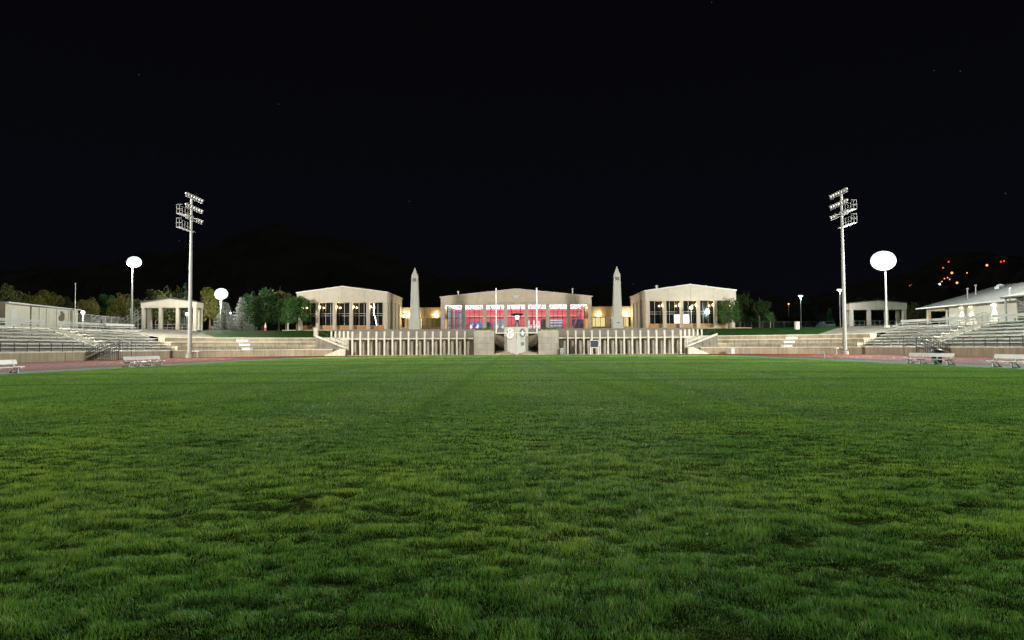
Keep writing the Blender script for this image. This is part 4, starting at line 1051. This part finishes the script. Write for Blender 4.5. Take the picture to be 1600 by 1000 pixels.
# metal stairs from the track over the low walls
for sd in (-1, 1):
    w = side_word[sd]; xa, xb = sd*42.5, sd*43.88
    TS = thing("track_stair", (sd*43.2, 71.5, 0), f"dark metal stair with railings against the {w} stand wall", "stairs", "dark metal track stairs")
    m = MB()
    for k in range(7): m.box(xa, xb, 69.6+k*0.55, 69.95+k*0.55, 0.12+k*0.16, 0.16+k*0.16)
    m.box(xa, xb, 73.45, 75.2, 1.12, 1.18)
    m.build("treads", M['dark'], TS)
    for xx in (xa, xb):
        m = MB()
        for dz in (0.05,0.5,0.75,1.0): m.tube((xx,69.5,dz+0.1),(xx,73.5,dz+1.15),0.035,n=6)
        m.tube((xx,73.5,2.15),(xx,75.2,2.15),0.03,n=6); m.tube((xx,73.5,1.65),(xx,75.2,1.65),0.03,n=6)
        for k in range(12): m.tube((xx,69.5+k*0.36,0.02),(xx,69.5+k*0.36,1.1+k*0.094),0.025,n=5)
        m.tube((xx,75.2,0),(xx,75.2,2.15),0.03,n=6)
        m.build("railing", M['black'], TS)

# ------------------------------------------------------------------ benches on the side lines (built in local coordinates)
def make_bench(label, L=4.6):
    B = thing("team_bench", (0,0,0), label, "bench", "aluminium team benches beside the track")
    def lp(o): o.matrix_parent_inverse = Matrix.Identity(4); return o
    lp(MB().box(0.0,0.30,-L/2,L/2,0.44,0.49).build("seat", M['alu'], B))
    bk = MB(); bk.prism_y([(-0.20,0.66),(-0.16,0.66),(-0.24,0.98),(-0.28,0.98)], -L/2, L/2); lp(bk.build("backrest", M['alu'], B))
    for k in range(4):
        y = -L/2+0.25+(L-0.5)*k/3; m = MB(); e = 0.03
        m.box(-0.42,0.12,y-e,y+e,0.012,0.09)
        for a, b in (((-0.36,0.05),(-0.02,0.44)), ((0.06,0.05),(0.10,0.44)), ((-0.16,0.40),(-0.26,0.97)), ((-0.16,0.42),(0.32,0.42))):
            m.tube((a[0],y,a[1]),(b[0],y,b[1]),0.048,n=6)
        lp(m.build("leg", M['white'], B))
    return B
bench = make_bench("white aluminium team bench with four leg frames, alone on the left sideline")
bench.location = (-25.3, 46.4, 0.012); bench.scale = (0.85, 1, 0.7)
copy_thing(bench, (-25.3, 32.4, 0.012), 0, "aluminium team bench cut by the left edge of the photo")
copy_thing(bench, (25.3, 42.2, 0.012), math.pi, "aluminium team bench with a dark bin behind it, right sideline")
copy_thing(bench, (25.3, 34.3, 0.012), math.pi, "aluminium team bench nearest the right edge of the photo")
X, Y = 26.1, 42.6
BN = thing("litter_bin", (X,Y,0), "dark round litter bin behind the right team bench", "bin")
MB().lathe((X,Y,0.006), [(0.24,0),(0.29,0.4),(0.3,0.8)], 18).build("body", M['dark'], BN); MB().lathe((X,Y,0.808), [(0.32,0),(0.3,0.07),(0.12,0.14)], 18).build("lid", M['black'], BN)
# leaning white marker at right field corner
X, Y = gx(1290,62), 62
HM = thing("field_marker", (X,Y,0.01), "small leaning white marker frame on the right edge of the grass", "marker")
MB().tube((X-0.15,Y,0.03),(X-0.28,Y,0.62),0.025,n=6).build("upright", M['white'], HM)
MB().tube((X-0.16,Y,0.35),(X+0.15,Y,0.03),0.02,n=6).build("brace", M['galv'], HM); MB().box(X-0.25,X+0.2,Y-0.12,Y+0.12,0.014,0.03).build("base", M['galv'], HM)
# low white-topped tables by the masts
for i, (u, lab) in enumerate(((1305,"leftmost of three white topped stools by the right mast"),(1316,"middle one of three white topped stools by the right mast"),(1330,"rightmost of three white topped stools by the right mast"),(299,"white topped stool just right of the left mast"),(307,"second white topped stool right of the left mast"))):
    Y = 88.3; X = gx(u,Y); S = thing("stool", (X,Y,0), lab, "stool", "white topped stools by the masts")
    MB().lathe((X,Y,0.78), [(0.3,0),(0.3,0.05)], 14).build("top", M['white'], S); MB().lathe((X,Y,0.0), [(0.2,0),(0.05,0.03),(0.04,0.778)], 12).build("stand", M['galv'], S)

# concourse bits
X, Y = gx(1288.5,126), 126.0
CR = thing("parked_car", (X,Y,3.98), "white parked car seen from behind below the green conifer", "car")
MB().prism_x([(Y-2.1,4.3),(Y+2.1,4.3),(Y+2.15,4.75),(Y+1.2,4.95),(Y+0.7,5.4),(Y-1.1,5.45),(Y-1.9,5.0),(Y-2.15,4.9)], X-0.85, X+0.85).build("body", M['carwhite'], CR)
MB().prism_x([(Y-1.3,5.33),(Y-1.92,5.02),(Y-1.96,5.05),(Y-1.33,5.38)], X-0.7, X+0.7).build("rear_window", M['darkglass'], CR)
for sx in (-0.86,0.72):
    for sy in (-1.35,1.35): MB().lathe((X+sx,Y+sy,4.32), [(0.34,0),(0.34,0.16)], 16, axis=(1,0,0)).build("wheel", M['tyre'], CR)
X, Y = gx(413.5,112), 112
PS = thing("hydrant_post", (X,Y,3.7), "white capped red post under the dark left trees", "post")
MB().box(X-0.12,X+0.12,Y-0.12,Y+0.12,3.5,4.5).build("body", M['red'], PS); MB().lathe((X,Y,4.502),[(0.16,0),(0.18,0.2),(0.08,0.6),(0.03,0.8)],10).build("cap", M['white'], PS)

# ------------------------------------------------------------------ trees
def leafcloud(n, blobs, size, seed, taper=None):
    r = np.random.default_rng(seed); V = np.zeros((n*4,3)); 
    b = np.array(blobs); vol = b[:,3]**3 if b.shape[1] > 3 else np.ones(len(b)); idx = r.choice(len(b), n, p=vol/vol.sum())
    d = r.normal(size=(n,3)); d /= np.linalg.norm(d,axis=1)[:,None]; rad = r.uniform(0.45,1.0,n)**0.6
    c = b[idx,:3] + d*rad[:,None]*b[idx,3:4]*np.array([1,1,0.85])
    a = r.normal(size=(n,3)); a /= np.linalg.norm(a,axis=1)[:,None]
    q = np.cross(a, r.normal(size=(n,3))); q /= np.linalg.norm(q,axis=1)[:,None]
    s = size*r.uniform(0.6,1.4,n)[:,None]
    V[0::4] = c-a*s; V[1::4] = c+q*s*0.6; V[2::4] = c+a*s; V[3::4] = c-q*s*0.6
    return V
def mesh_quads(name, V, m):
    n = len(V)//4; me = bpy.data.meshes.new(name); me.vertices.add(len(V)); me.vertices.foreach_set("co", V.astype(np.float32).ravel())
    me.loops.add(n*4); me.loops.foreach_set("vertex_index", np.arange(n*4, dtype=np.int32)); me.polygons.add(n)
    me.polygons.foreach_set("loop_start", np.arange(0,n*4,4,dtype=np.int32)); me.polygons.foreach_set("loop_total", np.full(n,4,dtype=np.int32))
    me.update(); me.validate(); me.materials.append(m); return me
def proto_round(seed, low=0.22, n=5200):
    """unit tree: height 1, crown radius about 0.5"""
    r = random.Random(seed); blobs = [(0,0,0.6,0.26)]
    for k in range(26):
        a = r.uniform(0,6.28); z = r.uniform(low+0.12,0.9); rr = 0.36*math.sqrt(max(0.05,1-((z-0.55)/0.42)**2))*r.uniform(0.5,1.05)
        blobs.append((rr*math.cos(a), rr*math.sin(a), z, r.uniform(0.07,0.15)))
    V = leafcloud(n, blobs, 0.017, seed)
    t = MB(); t.tube((0,0,0),(0,0,0.35),0.030,0.022,n=8)
    for k in range(9):
        a = r.uniform(0,6.28); z = r.uniform(0.22,0.5); t.tube((0,0,z),(0.3*math.cos(a),0.3*math.sin(a),z+0.3),0.014,0.003,n=5)
    t.tube((0,0,0.35),(0.02,0.01,0.9),0.022,0.004,n=6)
    return V, t
def proto_conifer(seed, n=5200, skirt=0.05):
    r = np.random.default_rng(seed); t = MB(); t.tube((0,0,0),(0,0,0.97),0.022,0.003,n=7)
    V = []
    levels = 20
    for L in range(levels):
        z = skirt+0.02+(0.95-skirt)*L/levels; R0 = 0.44*(1-(L/levels))**0.85+0.02
        nb = max(5, int(15*(1-L/levels))+4)
        for k in range(nb):
            a = 2*math.pi*(k+r.uniform(-.3,.3))/nb; ln = R0*r.uniform(0.75,1.12)
            dr = r.uniform(0.10,0.25); ux, uy = math.cos(a), math.sin(a)
            if L < 14 and k % 2 == 0: t.tube((0,0,z+0.02),(ux*ln*0.9,uy*ln*0.9,z+0.02-dr*ln*0.9+0.03),0.004,0.001,n=3)
            m = max(4, int(n/levels/nb*1.1*(0.6+ln*2)))
            for _ in range(m):
                f = r.uniform(0.15,1)**0.7; sp = 0.05*(1.1-f)+0.012
                c = np.array([ux*ln*f - uy*r.normal(0,sp), uy*ln*f + ux*r.normal(0,sp), z + 0.03*f*f - dr*ln*f*1.0 + r.normal(0,0.008)])
                da = np.array([ux+r.normal(0,.5), uy+r.normal(0,.5), r.normal(-0.1,.3)]); da /= np.linalg.norm(da); q = np.cross(da, r.normal(size=3)); q /= np.linalg.norm(q)
                s = 0.016*r.uniform(0.7,1.3)
                V += [c-da*s, c+q*s*0.5, c+da*s, c-q*s*0.5]
    return np.array(V), t
protos = {}
for nm, fn in (("round_a", lambda: proto_round(5)), ("round_b", lambda: proto_round(9, low=0.12)), ("round_c", lambda: proto_round(14, low=0.05)),
               ("con_a", lambda: proto_conifer(21)), ("con_b", lambda: proto_conifer(33))):
    V, t = fn(); protos[nm] = (mesh_quads("crown_"+nm, V, M['leaf_dark']), t)
    me = bpy.data.meshes.new("trunk_"+nm); me.from_pydata(t.v, [], t.f); me.materials.append(M['bark']); protos[nm] = (protos[nm][0], me)
def tree(u, vtop, wpx, Y, kind, leaf, label, name="tree", group=None, zb=3.9, bark='bark'):
    X = gx(u,Y); H = gz(u,vtop,Y)-zb; W = wpx/F*Y
    T = thing(name, (X,Y,zb), label, "tree", group); T.rotation_euler = (0,0,rnd.uniform(0,6.28))
    T.scale = (W/0.9, W/0.9, H)
    for me, nm, mt in ((protos[kind][0],"crown",leaf),(protos[kind][1],"trunk",bark)):
        o = bpy.data.objects.new(nm, me); C.objects.link(o); o.parent = T
        o.material_slots[0].link = 'OBJECT'; o.material_slots[0].material = M[mt]
    return T
tree(410,447,74,122,"round_b",'leaf_dark',"broad dark round tree, leftmost of the cluster beside the left wing","round_tree",zb=3.9)
tree(435,440,42,124,"round_c",'leaf_olive',"tall narrow tree rising above the cluster beside the left wing","round_tree")
tree(463,451,50,110.4,"round_c",'leaf_mid',"dark green tree touching the left wing's outer corner","round_tree")
tree(449,479,34,108,"round_a",'leaf_mid',"small round green tree in front of the dark left cluster","round_tree",bark='bark_white')
tree(446,456,40,119,"round_c",'leaf_dark',"dark tree filling the middle of the left cluster behind the small round one","round_tree")
tree(1155,456,34,125,"round_b",'leaf_dark',"dark tree just right of the right wing behind the round green one","round_tree")
tree(394,452,34,130,"con_a",'needle_dark',"dark conifer between the pale spruce and the broad dark tree","conifer")
tree(377,462,46,126,"con_a",'needle_lit',"spruce with pale lamplit needles left of the dark tree cluster","spruce")
tree(350,470,46,124,"con_b",'needle_lit',"smaller spruce with lamplit needles right beneath the floodlight","spruce")
tree(326,448,44,140,"round_a",'leaf_autumn',"loose pale autumn tree left of the spruces behind the mast","autumn_tree")
tree(309,462,30,150,"con_b",'needle_dark',"dark conifer behind the right end of the left pavilion","conifer")
lt_list = [(2,440,70,105,'round_b','leaf_olive',"big olive tree at the very left edge behind the cream building"),
 (40,447,52,112,'round_c','leaf_autumn',"autumn tree behind the middle of the cream building"),
 (72,452,44,118,'round_a','leaf_autumn',"golden tree behind the emblem end of the cream building"),
 (98,460,36,125,'round_b','leaf_olive',"dim tree just left of the bare flagpole"),
 (137,456,44,112,'round_c','leaf_autumn',"orange tipped tree right of the bare flagpole"),
 (165,458,40,118,'round_a','leaf_mid',"green tree behind the chain link fence, left of the floodlight pole"),
 (187,455,46,114,'round_b','leaf_autumn',"yellow green tree directly left of the lit floodlight pole"),
 (213,456,40,122,'round_c','leaf_olive',"olive tree behind the left end of the left pavilion"),
 (240,450,46,128,'round_a','leaf_olive',"taller olive tree above the left pavilion's left half"),
 (264,443,44,134,'round_b','leaf_olive',"tall dim tree above the left pavilion's apex")]
for u, v, w, Y, k, lf, lab in lt_list: tree(u, v, w, Y, k, lf, lab, "autumn_tree" if lf == 'leaf_autumn' else "round_tree", "tree line behind the left stands")
tree(286,438,28,134,"con_a",'needle_dark',"dark pointed conifer above the left pavilion beside the mast","conifer")
tree(1138,463,40,110.4,"round_b",'leaf_mid',"round green tree at the right wing's outer corner","round_tree")
tree(1163,447,26,130,"round_c",'leaf_olive',"tall thin dim tree behind the right wing's round tree","round_tree")
tree(1186,459,40,121,"round_c",'leaf_dark',"dark egg shaped tree in the gap right of the wing","round_tree")
tree(1203,487,18,114,"round_a",'leaf_mid',"small green tree with pale trunk at the right lawn","round_tree",bark='bark_white')
tree(1260,462,46,140,"con_b",'needle_dark',"broad dark conifer right of the flat headed teal lamp","conifer")
tree(1296,480,20,130,"con_a",'needle_green',"small bright green conifer above the white car","conifer")
tree(1318,452,34,142,"con_b",'needle_dark',"tall dark conifer behind the right mast","conifer")
for i, (u, v, w, Y, lab) in enumerate(((1352,462,60,140,"dark tree behind the right pavilion's left half"),(1396,458,56,145,"dark tree behind the right pavilion's right half"),
                            (1431,470,34,118,"dim leafy tree between the right pavilion and the clubhouse"),(1455,462,50,140,"dark tree rising behind the clubhouse porch"),(1228,492,40,150,"low dark tree left of the flat headed teal lamp"))):
    tree(u, v, w, Y, ("round_b","round_c")[i%2], 'leaf_dark' if i != 2 else 'leaf_olive', lab, "round_tree", "trees behind the right stands")

# ------------------------------------------------------------------ hills and their lights
ridge = [(-1.6,0.12),(-0.9,0.11),(-0.7,0.115),(-0.5,0.14),(-0.36,0.178),(-0.25,0.158),(-0.17,0.125),(-0.1,0.10),(0.0,0.092),(0.1,0.085),(0.3,0.07),(0.45,0.07),(0.55,0.10),(0.64,0.128),(0.72,0.13),(0.9,0.12),(1.6,0.12)]
def e_r(u): return float(np.interp(u, [a for a,_ in ridge], [b for _,b in ridge]))
HY0, HY1 = 260.0, 900.0
def hill_z(u, Y): return 4 + e_r(u)*HY1*(Y-HY0)/(HY1-HY0)
us = np.linspace(-1.6,1.6,150); ys = [HY0, 300, 350, 420, 500, 600, 720, 820, 900, 1000, 1200]
vs = []
for y in ys:
    for u in us:
        z = hill_z(u, min(y,HY1)) - max(0,y-HY1)*0.3
        if y > 300: z += 4*math.sin(u*37+y*0.01)+2.5*math.sin(u*91+y*0.03)
        vs.append((u*y, y, z-0.5))
n = len(us); fs = [(k*n+i, k*n+i+1, (k+1)*n+i+1, (k+1)*n+i) for k in range(len(ys)-1) for i in range(n-1)]
structure(MB().add(vs, fs).build("hills", M['hill']))
hl = [(1481,409.5,'red',"high red light alone on the right hillside, left of the others"),(1472,419,'red',"dim red light just below the highest left one on the hill"),(1485,427,'orange',"bright orange white light in the middle of the hillside cluster"),
 (1492,442.5,'orange',"lowest bright orange light on the right hillside"),(1540,415,'orange',"big orange light right of the cluster on the hill"),(1562,409.5,'red',"left one of the red pair at the far right hilltop"),(1567,408.5,'red',"right one of the red pair at the far right hilltop"),
 (1455,442.8,'white',"small white light at the lower left of the hillside cluster"),(1465.5,444.5,'white',"small white light low in the middle of the hillside cluster"),(1473,436,'small',"faint warm light, left of the orange middle light"),
 (1478,434.5,'small',"faint warm light just under the orange middle light"),(1481,437,'small',"faint warm light between the two brighter orange ones"),(1469,440.5,'small',"faint light above the low white lights"),(1508.5,427,'small',"single faint light right of the hillside cluster"),
 (1419,447.5,'small',"faint light low on the hill near the bright floodlight"),(1422,446,'small',"second faint light low on the hill near the bright floodlight")]
for u, v, k, lab in hl:
    uu = (u-806.5)/F; e = (541+(806.5-u)*0.00524-v)/F; c = e_r(uu)*HY1/(HY1-HY0)
    Y = min(880, HY0/(1-min(0.7,e/c))*1.0); X = uu*Y; z = EYE+e*Y
    Y *= 0.9; X = uu*Y; z = EYE+e*Y; zs_ = hill_z(uu, Y)-6
    r = {'red':0.5,'orange':0.72,'white':0.5,'small':0.36}[k]*Y/450
    HL = thing("hillside_light", (X,Y-2,z-3), lab, "light", "lights on the right hillside")
    MB().tube((X,Y-2,min(zs_,z-3)),(X,Y-2,z-r),0.12,n=6).build("post", M['dark'], HL)
    MB().lathe((X,Y-2,z), [(r*0.3,-r),(r*0.85,-r*0.5),(r,0),(r*0.85,r*0.5),(r*0.3,r)], 10).build("lamp", {'red':M['lamp_red'],'orange':M['lamp_orange'],'white':M['lamp_small'],'small':M['lamp_orange']}[k], HL, smooth=True)

# ------------------------------------------------------------------ grass
def vnoise(x, y, sc, seed):
    r = np.random.default_rng(seed); G = r.random((256,256)); x = x/sc+1000; y = y/sc+1000
    xi = np.floor(x).astype(int); yi = np.floor(y).astype(int); fx = x-xi; fy = y-yi; fx = fx*fx*(3-2*fx); fy = fy*fy*(3-2*fy)
    g = lambda a, b: G[a%256, b%256]
    return (g(xi,yi)*(1-fx)+g(xi+1,yi)*fx)*(1-fy)+(g(xi,yi+1)*(1-fx)+g(xi+1,yi+1)*fx)*fy
def grass(N=2300000):
    Yg = np.linspace(1.6, 90.2, 4000)
    rho = np.where(Yg < 4, 5200, 5200*(4/Yg)**1.6); wid = 1.75*Yg+4; pdf = rho*np.minimum(wid, 48.6); cdf = np.cumsum(pdf); cdf /= cdf[-1]
    y = np.interp(rng.random(N), cdf, Yg); hw = np.minimum((1.75*y+4)/2, 24.25); x = rng.uniform(-1,1,N)*hw
    keep = (np.abs(x) < 24.2)
    yy = np.clip((y-79.6)/11.0, 0, 1); keep &= np.abs(x) < 4.3+20*np.sqrt(np.maximum(0,1-yy**2))
    hole = vnoise(x*0.7,y,0.20,1)*0.5+vnoise(x,y,0.08,2)*0.3+vnoise(x,y,1.8,3)*0.28
    thin = np.clip((hole-0.80)*12, 0, 0.9)*np.clip(1.5-y/14,0.05,1); keep &= rng.random(N) > thin
    x, y, hole = x[keep], y[keep], hole[keep]; N = len(x)
    cl = vnoise(x,y,0.055,4); cl2 = vnoise(x*0.8,y,0.12,12); cl3 = vnoise(x*0.6,y,0.5,5)
    far = np.clip(1.35-y/16, 0.12, 1.0)
    hf = 1.0+far*(1.15*(0.55*(cl-.5)+0.75*(cl2-.5)+0.45*(cl3-.5)))
    hf *= 1.05
    hf *= 1-np.clip((hole-0.60)*4.5, 0, 0.7)*far
    h = 0.027*hf*rng.uniform(0.65,1.25,N); w = 0.0022*np.maximum(1,(y/5.5)**0.9)*rng.uniform(0.7,1.3,N)
    tuft = vnoise(x,y,0.12,6)*6.28*2
    a = tuft + rng.normal(0,0.9,N); lean = h*rng.uniform(0.15,0.85,N)
    b = rng.uniform(0,math.pi,N); bx, by = np.cos(b)*w/2, np.sin(b)*w/2
    z0 = np.full(N, 0.010) + far*(0.018*cl2 + 0.012*cl3) + (1-far)*0.012
    stripe = np.where(np.sin(x*math.pi/2.3) > 0, 1.0, -1.0)*lean*0.55
    V = np.empty((N,5,3), np.float32)
    mx, my = x+np.cos(a)*lean*0.35, y+np.sin(a)*lean*0.35+stripe*0.35
    V[:,0] = np.stack([x-bx,y-by,z0],1); V[:,1] = np.stack([x+bx,y+by,z0],1)
    V[:,2] = np.stack([mx+bx*0.8,my+by*0.8,z0+h*0.6],1); V[:,3] = np.stack([mx-bx*0.8,my-by*0.8,z0+h*0.6],1)
    V[:,4] = np.stack([x+np.cos(a)*lean,y+np.sin(a)*lean+stripe,z0+h],1)
    me = bpy.data.meshes.new("grass"); me.vertices.add(N*5); me.vertices.foreach_set("co", V.ravel())
    base = (np.arange(N)*5)[:,None]
    L = np.concatenate([base+np.array([[0,1,2,3]]), base+np.array([[3,2,4]])],1).astype(np.int32)
    me.loops.add(N*7); me.loops.foreach_set("vertex_index", L.ravel()); me.polygons.add(N*2)
    st = np.empty(N*2,np.int32); st[0::2] = np.arange(N)*7; st[1::2] = np.arange(N)*7+4; tt = np.empty(N*2,np.int32); tt[0::2] = 4; tt[1::2] = 3
    me.polygons.foreach_set("loop_start", st); me.polygons.foreach_set("loop_total", tt)
    # colour: species patches, darker low tufts, mowing lines, random blades
    patch = vnoise(x,y,1.1,8)*0.45+vnoise(x,y,4.5,9)*0.35+vnoise(x*0.35,y,1.6,10)*0.3
    t = np.clip(0.40+(patch-.55)*(0.25+0.38*far)+far*(0.28*(cl2-.5)+0.15*(cl-.5))+rng.normal(0,0.15,N), 0, 1)
    at = me.attributes.new("tint", 'FLOAT', 'POINT'); at.data.foreach_set("value", np.repeat(t,5).astype(np.float32))
    dk = np.ones(N)
    dry = (rng.random(N) < 0.012).astype(np.float32)
    at2 = me.attributes.new("dry", 'FLOAT', 'POINT'); at2.data.foreach_set("value", np.repeat(dry,5).astype(np.float32))
    # wheel and mower lines that curve across the field
    ln = np.zeros(N)
    for c0, c1, c2, wd in ((46.0,0.02,0.0009,0.9),(31.5,-0.05,0.0012,0.5),(58.0,-0.03,0.0006,1.4),(24.0,0.06,0.001,0.35),(70.0,0.02,0.0004,1.6)):
        ln = np.maximum(ln, np.exp(-((y-(c0+c1*x-c2*x*x))/wd)**2))
    for c0, c1 in ((1.9,0.045),(3.5,0.06),(-5.0,-0.05),(-9.2,0.02),(-12.5,0.02),(10.5,0.03),(15.0,0.0),(-1.8,0.0)):
        ln = np.maximum(ln, 0.42*np.exp(-((x-(c0+c1*(40-y)))/0.28)**2)*(y > 11))
    at3 = me.attributes.new("line", 'FLOAT', 'POINT'); at3.data.foreach_set("value", np.repeat(ln,5).astype(np.float32))
    me.update()
    m, nt, b_ = newmat("grass_blades")
    A = nt.nodes.new("ShaderNodeAttribute"); A.attribute_name = "tint"; rp = nt.nodes.new("ShaderNodeValToRGB")
    e = rp.color_ramp.elements; e[0].position = 0.2; e[0].color = (0.065,0.185,0.032,1); e[1].position = 0.9; e[1].color = (0.44,0.54,0.035,1)
    mid = rp.color_ramp.elements.new(0.55); mid.color = (0.185,0.340,0.050,1)
    nt.links.new(A.outputs["Fac"], rp.inputs[0])
    D = nt.nodes.new("ShaderNodeAttribute"); D.attribute_name = "dry"; mx = nt.nodes.new("ShaderNodeMixRGB"); mx.inputs[2].default_value = (0.5,0.5,0.3,1)
    nt.links.new(D.outputs["Fac"], mx.inputs[0]); nt.links.new(rp.outputs[0], mx.inputs[1])
    Ln = nt.nodes.new("ShaderNodeAttribute"); Ln.attribute_name = "line"; m2 = nt.nodes.new("ShaderNodeMixRGB"); m2.inputs[2].default_value = (0.045,0.12,0.022,1)
    k_ = nt.nodes.new("ShaderNodeMath"); k_.operation = 'MULTIPLY'; k_.inputs[1].default_value = 0.75
    nt.links.new(Ln.outputs["Fac"], k_.inputs[0]); nt.links.new(k_.outputs[0], m2.inputs[0]); nt.links.new(mx.outputs[0], m2.inputs[1])
    nt.links.new(m2.outputs[0], b_.inputs["Base Color"]); b_.inputs["Roughness"].default_value = 0.5; b_.inputs["Specular IOR Level"].default_value = 0.35
    tr_ = nt.nodes.new("ShaderNodeBsdfTranslucent"); nt.links.new(m2.outputs[0], tr_.inputs[0]); ms = nt.nodes.new("ShaderNodeMixShader"); ms.inputs[0].default_value = 0.4
    nt.links.new(b_.outputs[0], ms.inputs[1]); nt.links.new(tr_.outputs[0], ms.inputs[2]); nt.links.new(ms.outputs[0], nt.nodes["Material Output"].inputs[0])
    me.materials.append(m)
    o = bpy.data.objects.new("grass", me); C.objects.link(o); tag(o, "thick short green grass covering the playing field", "grass", None, "stuff")
grass()
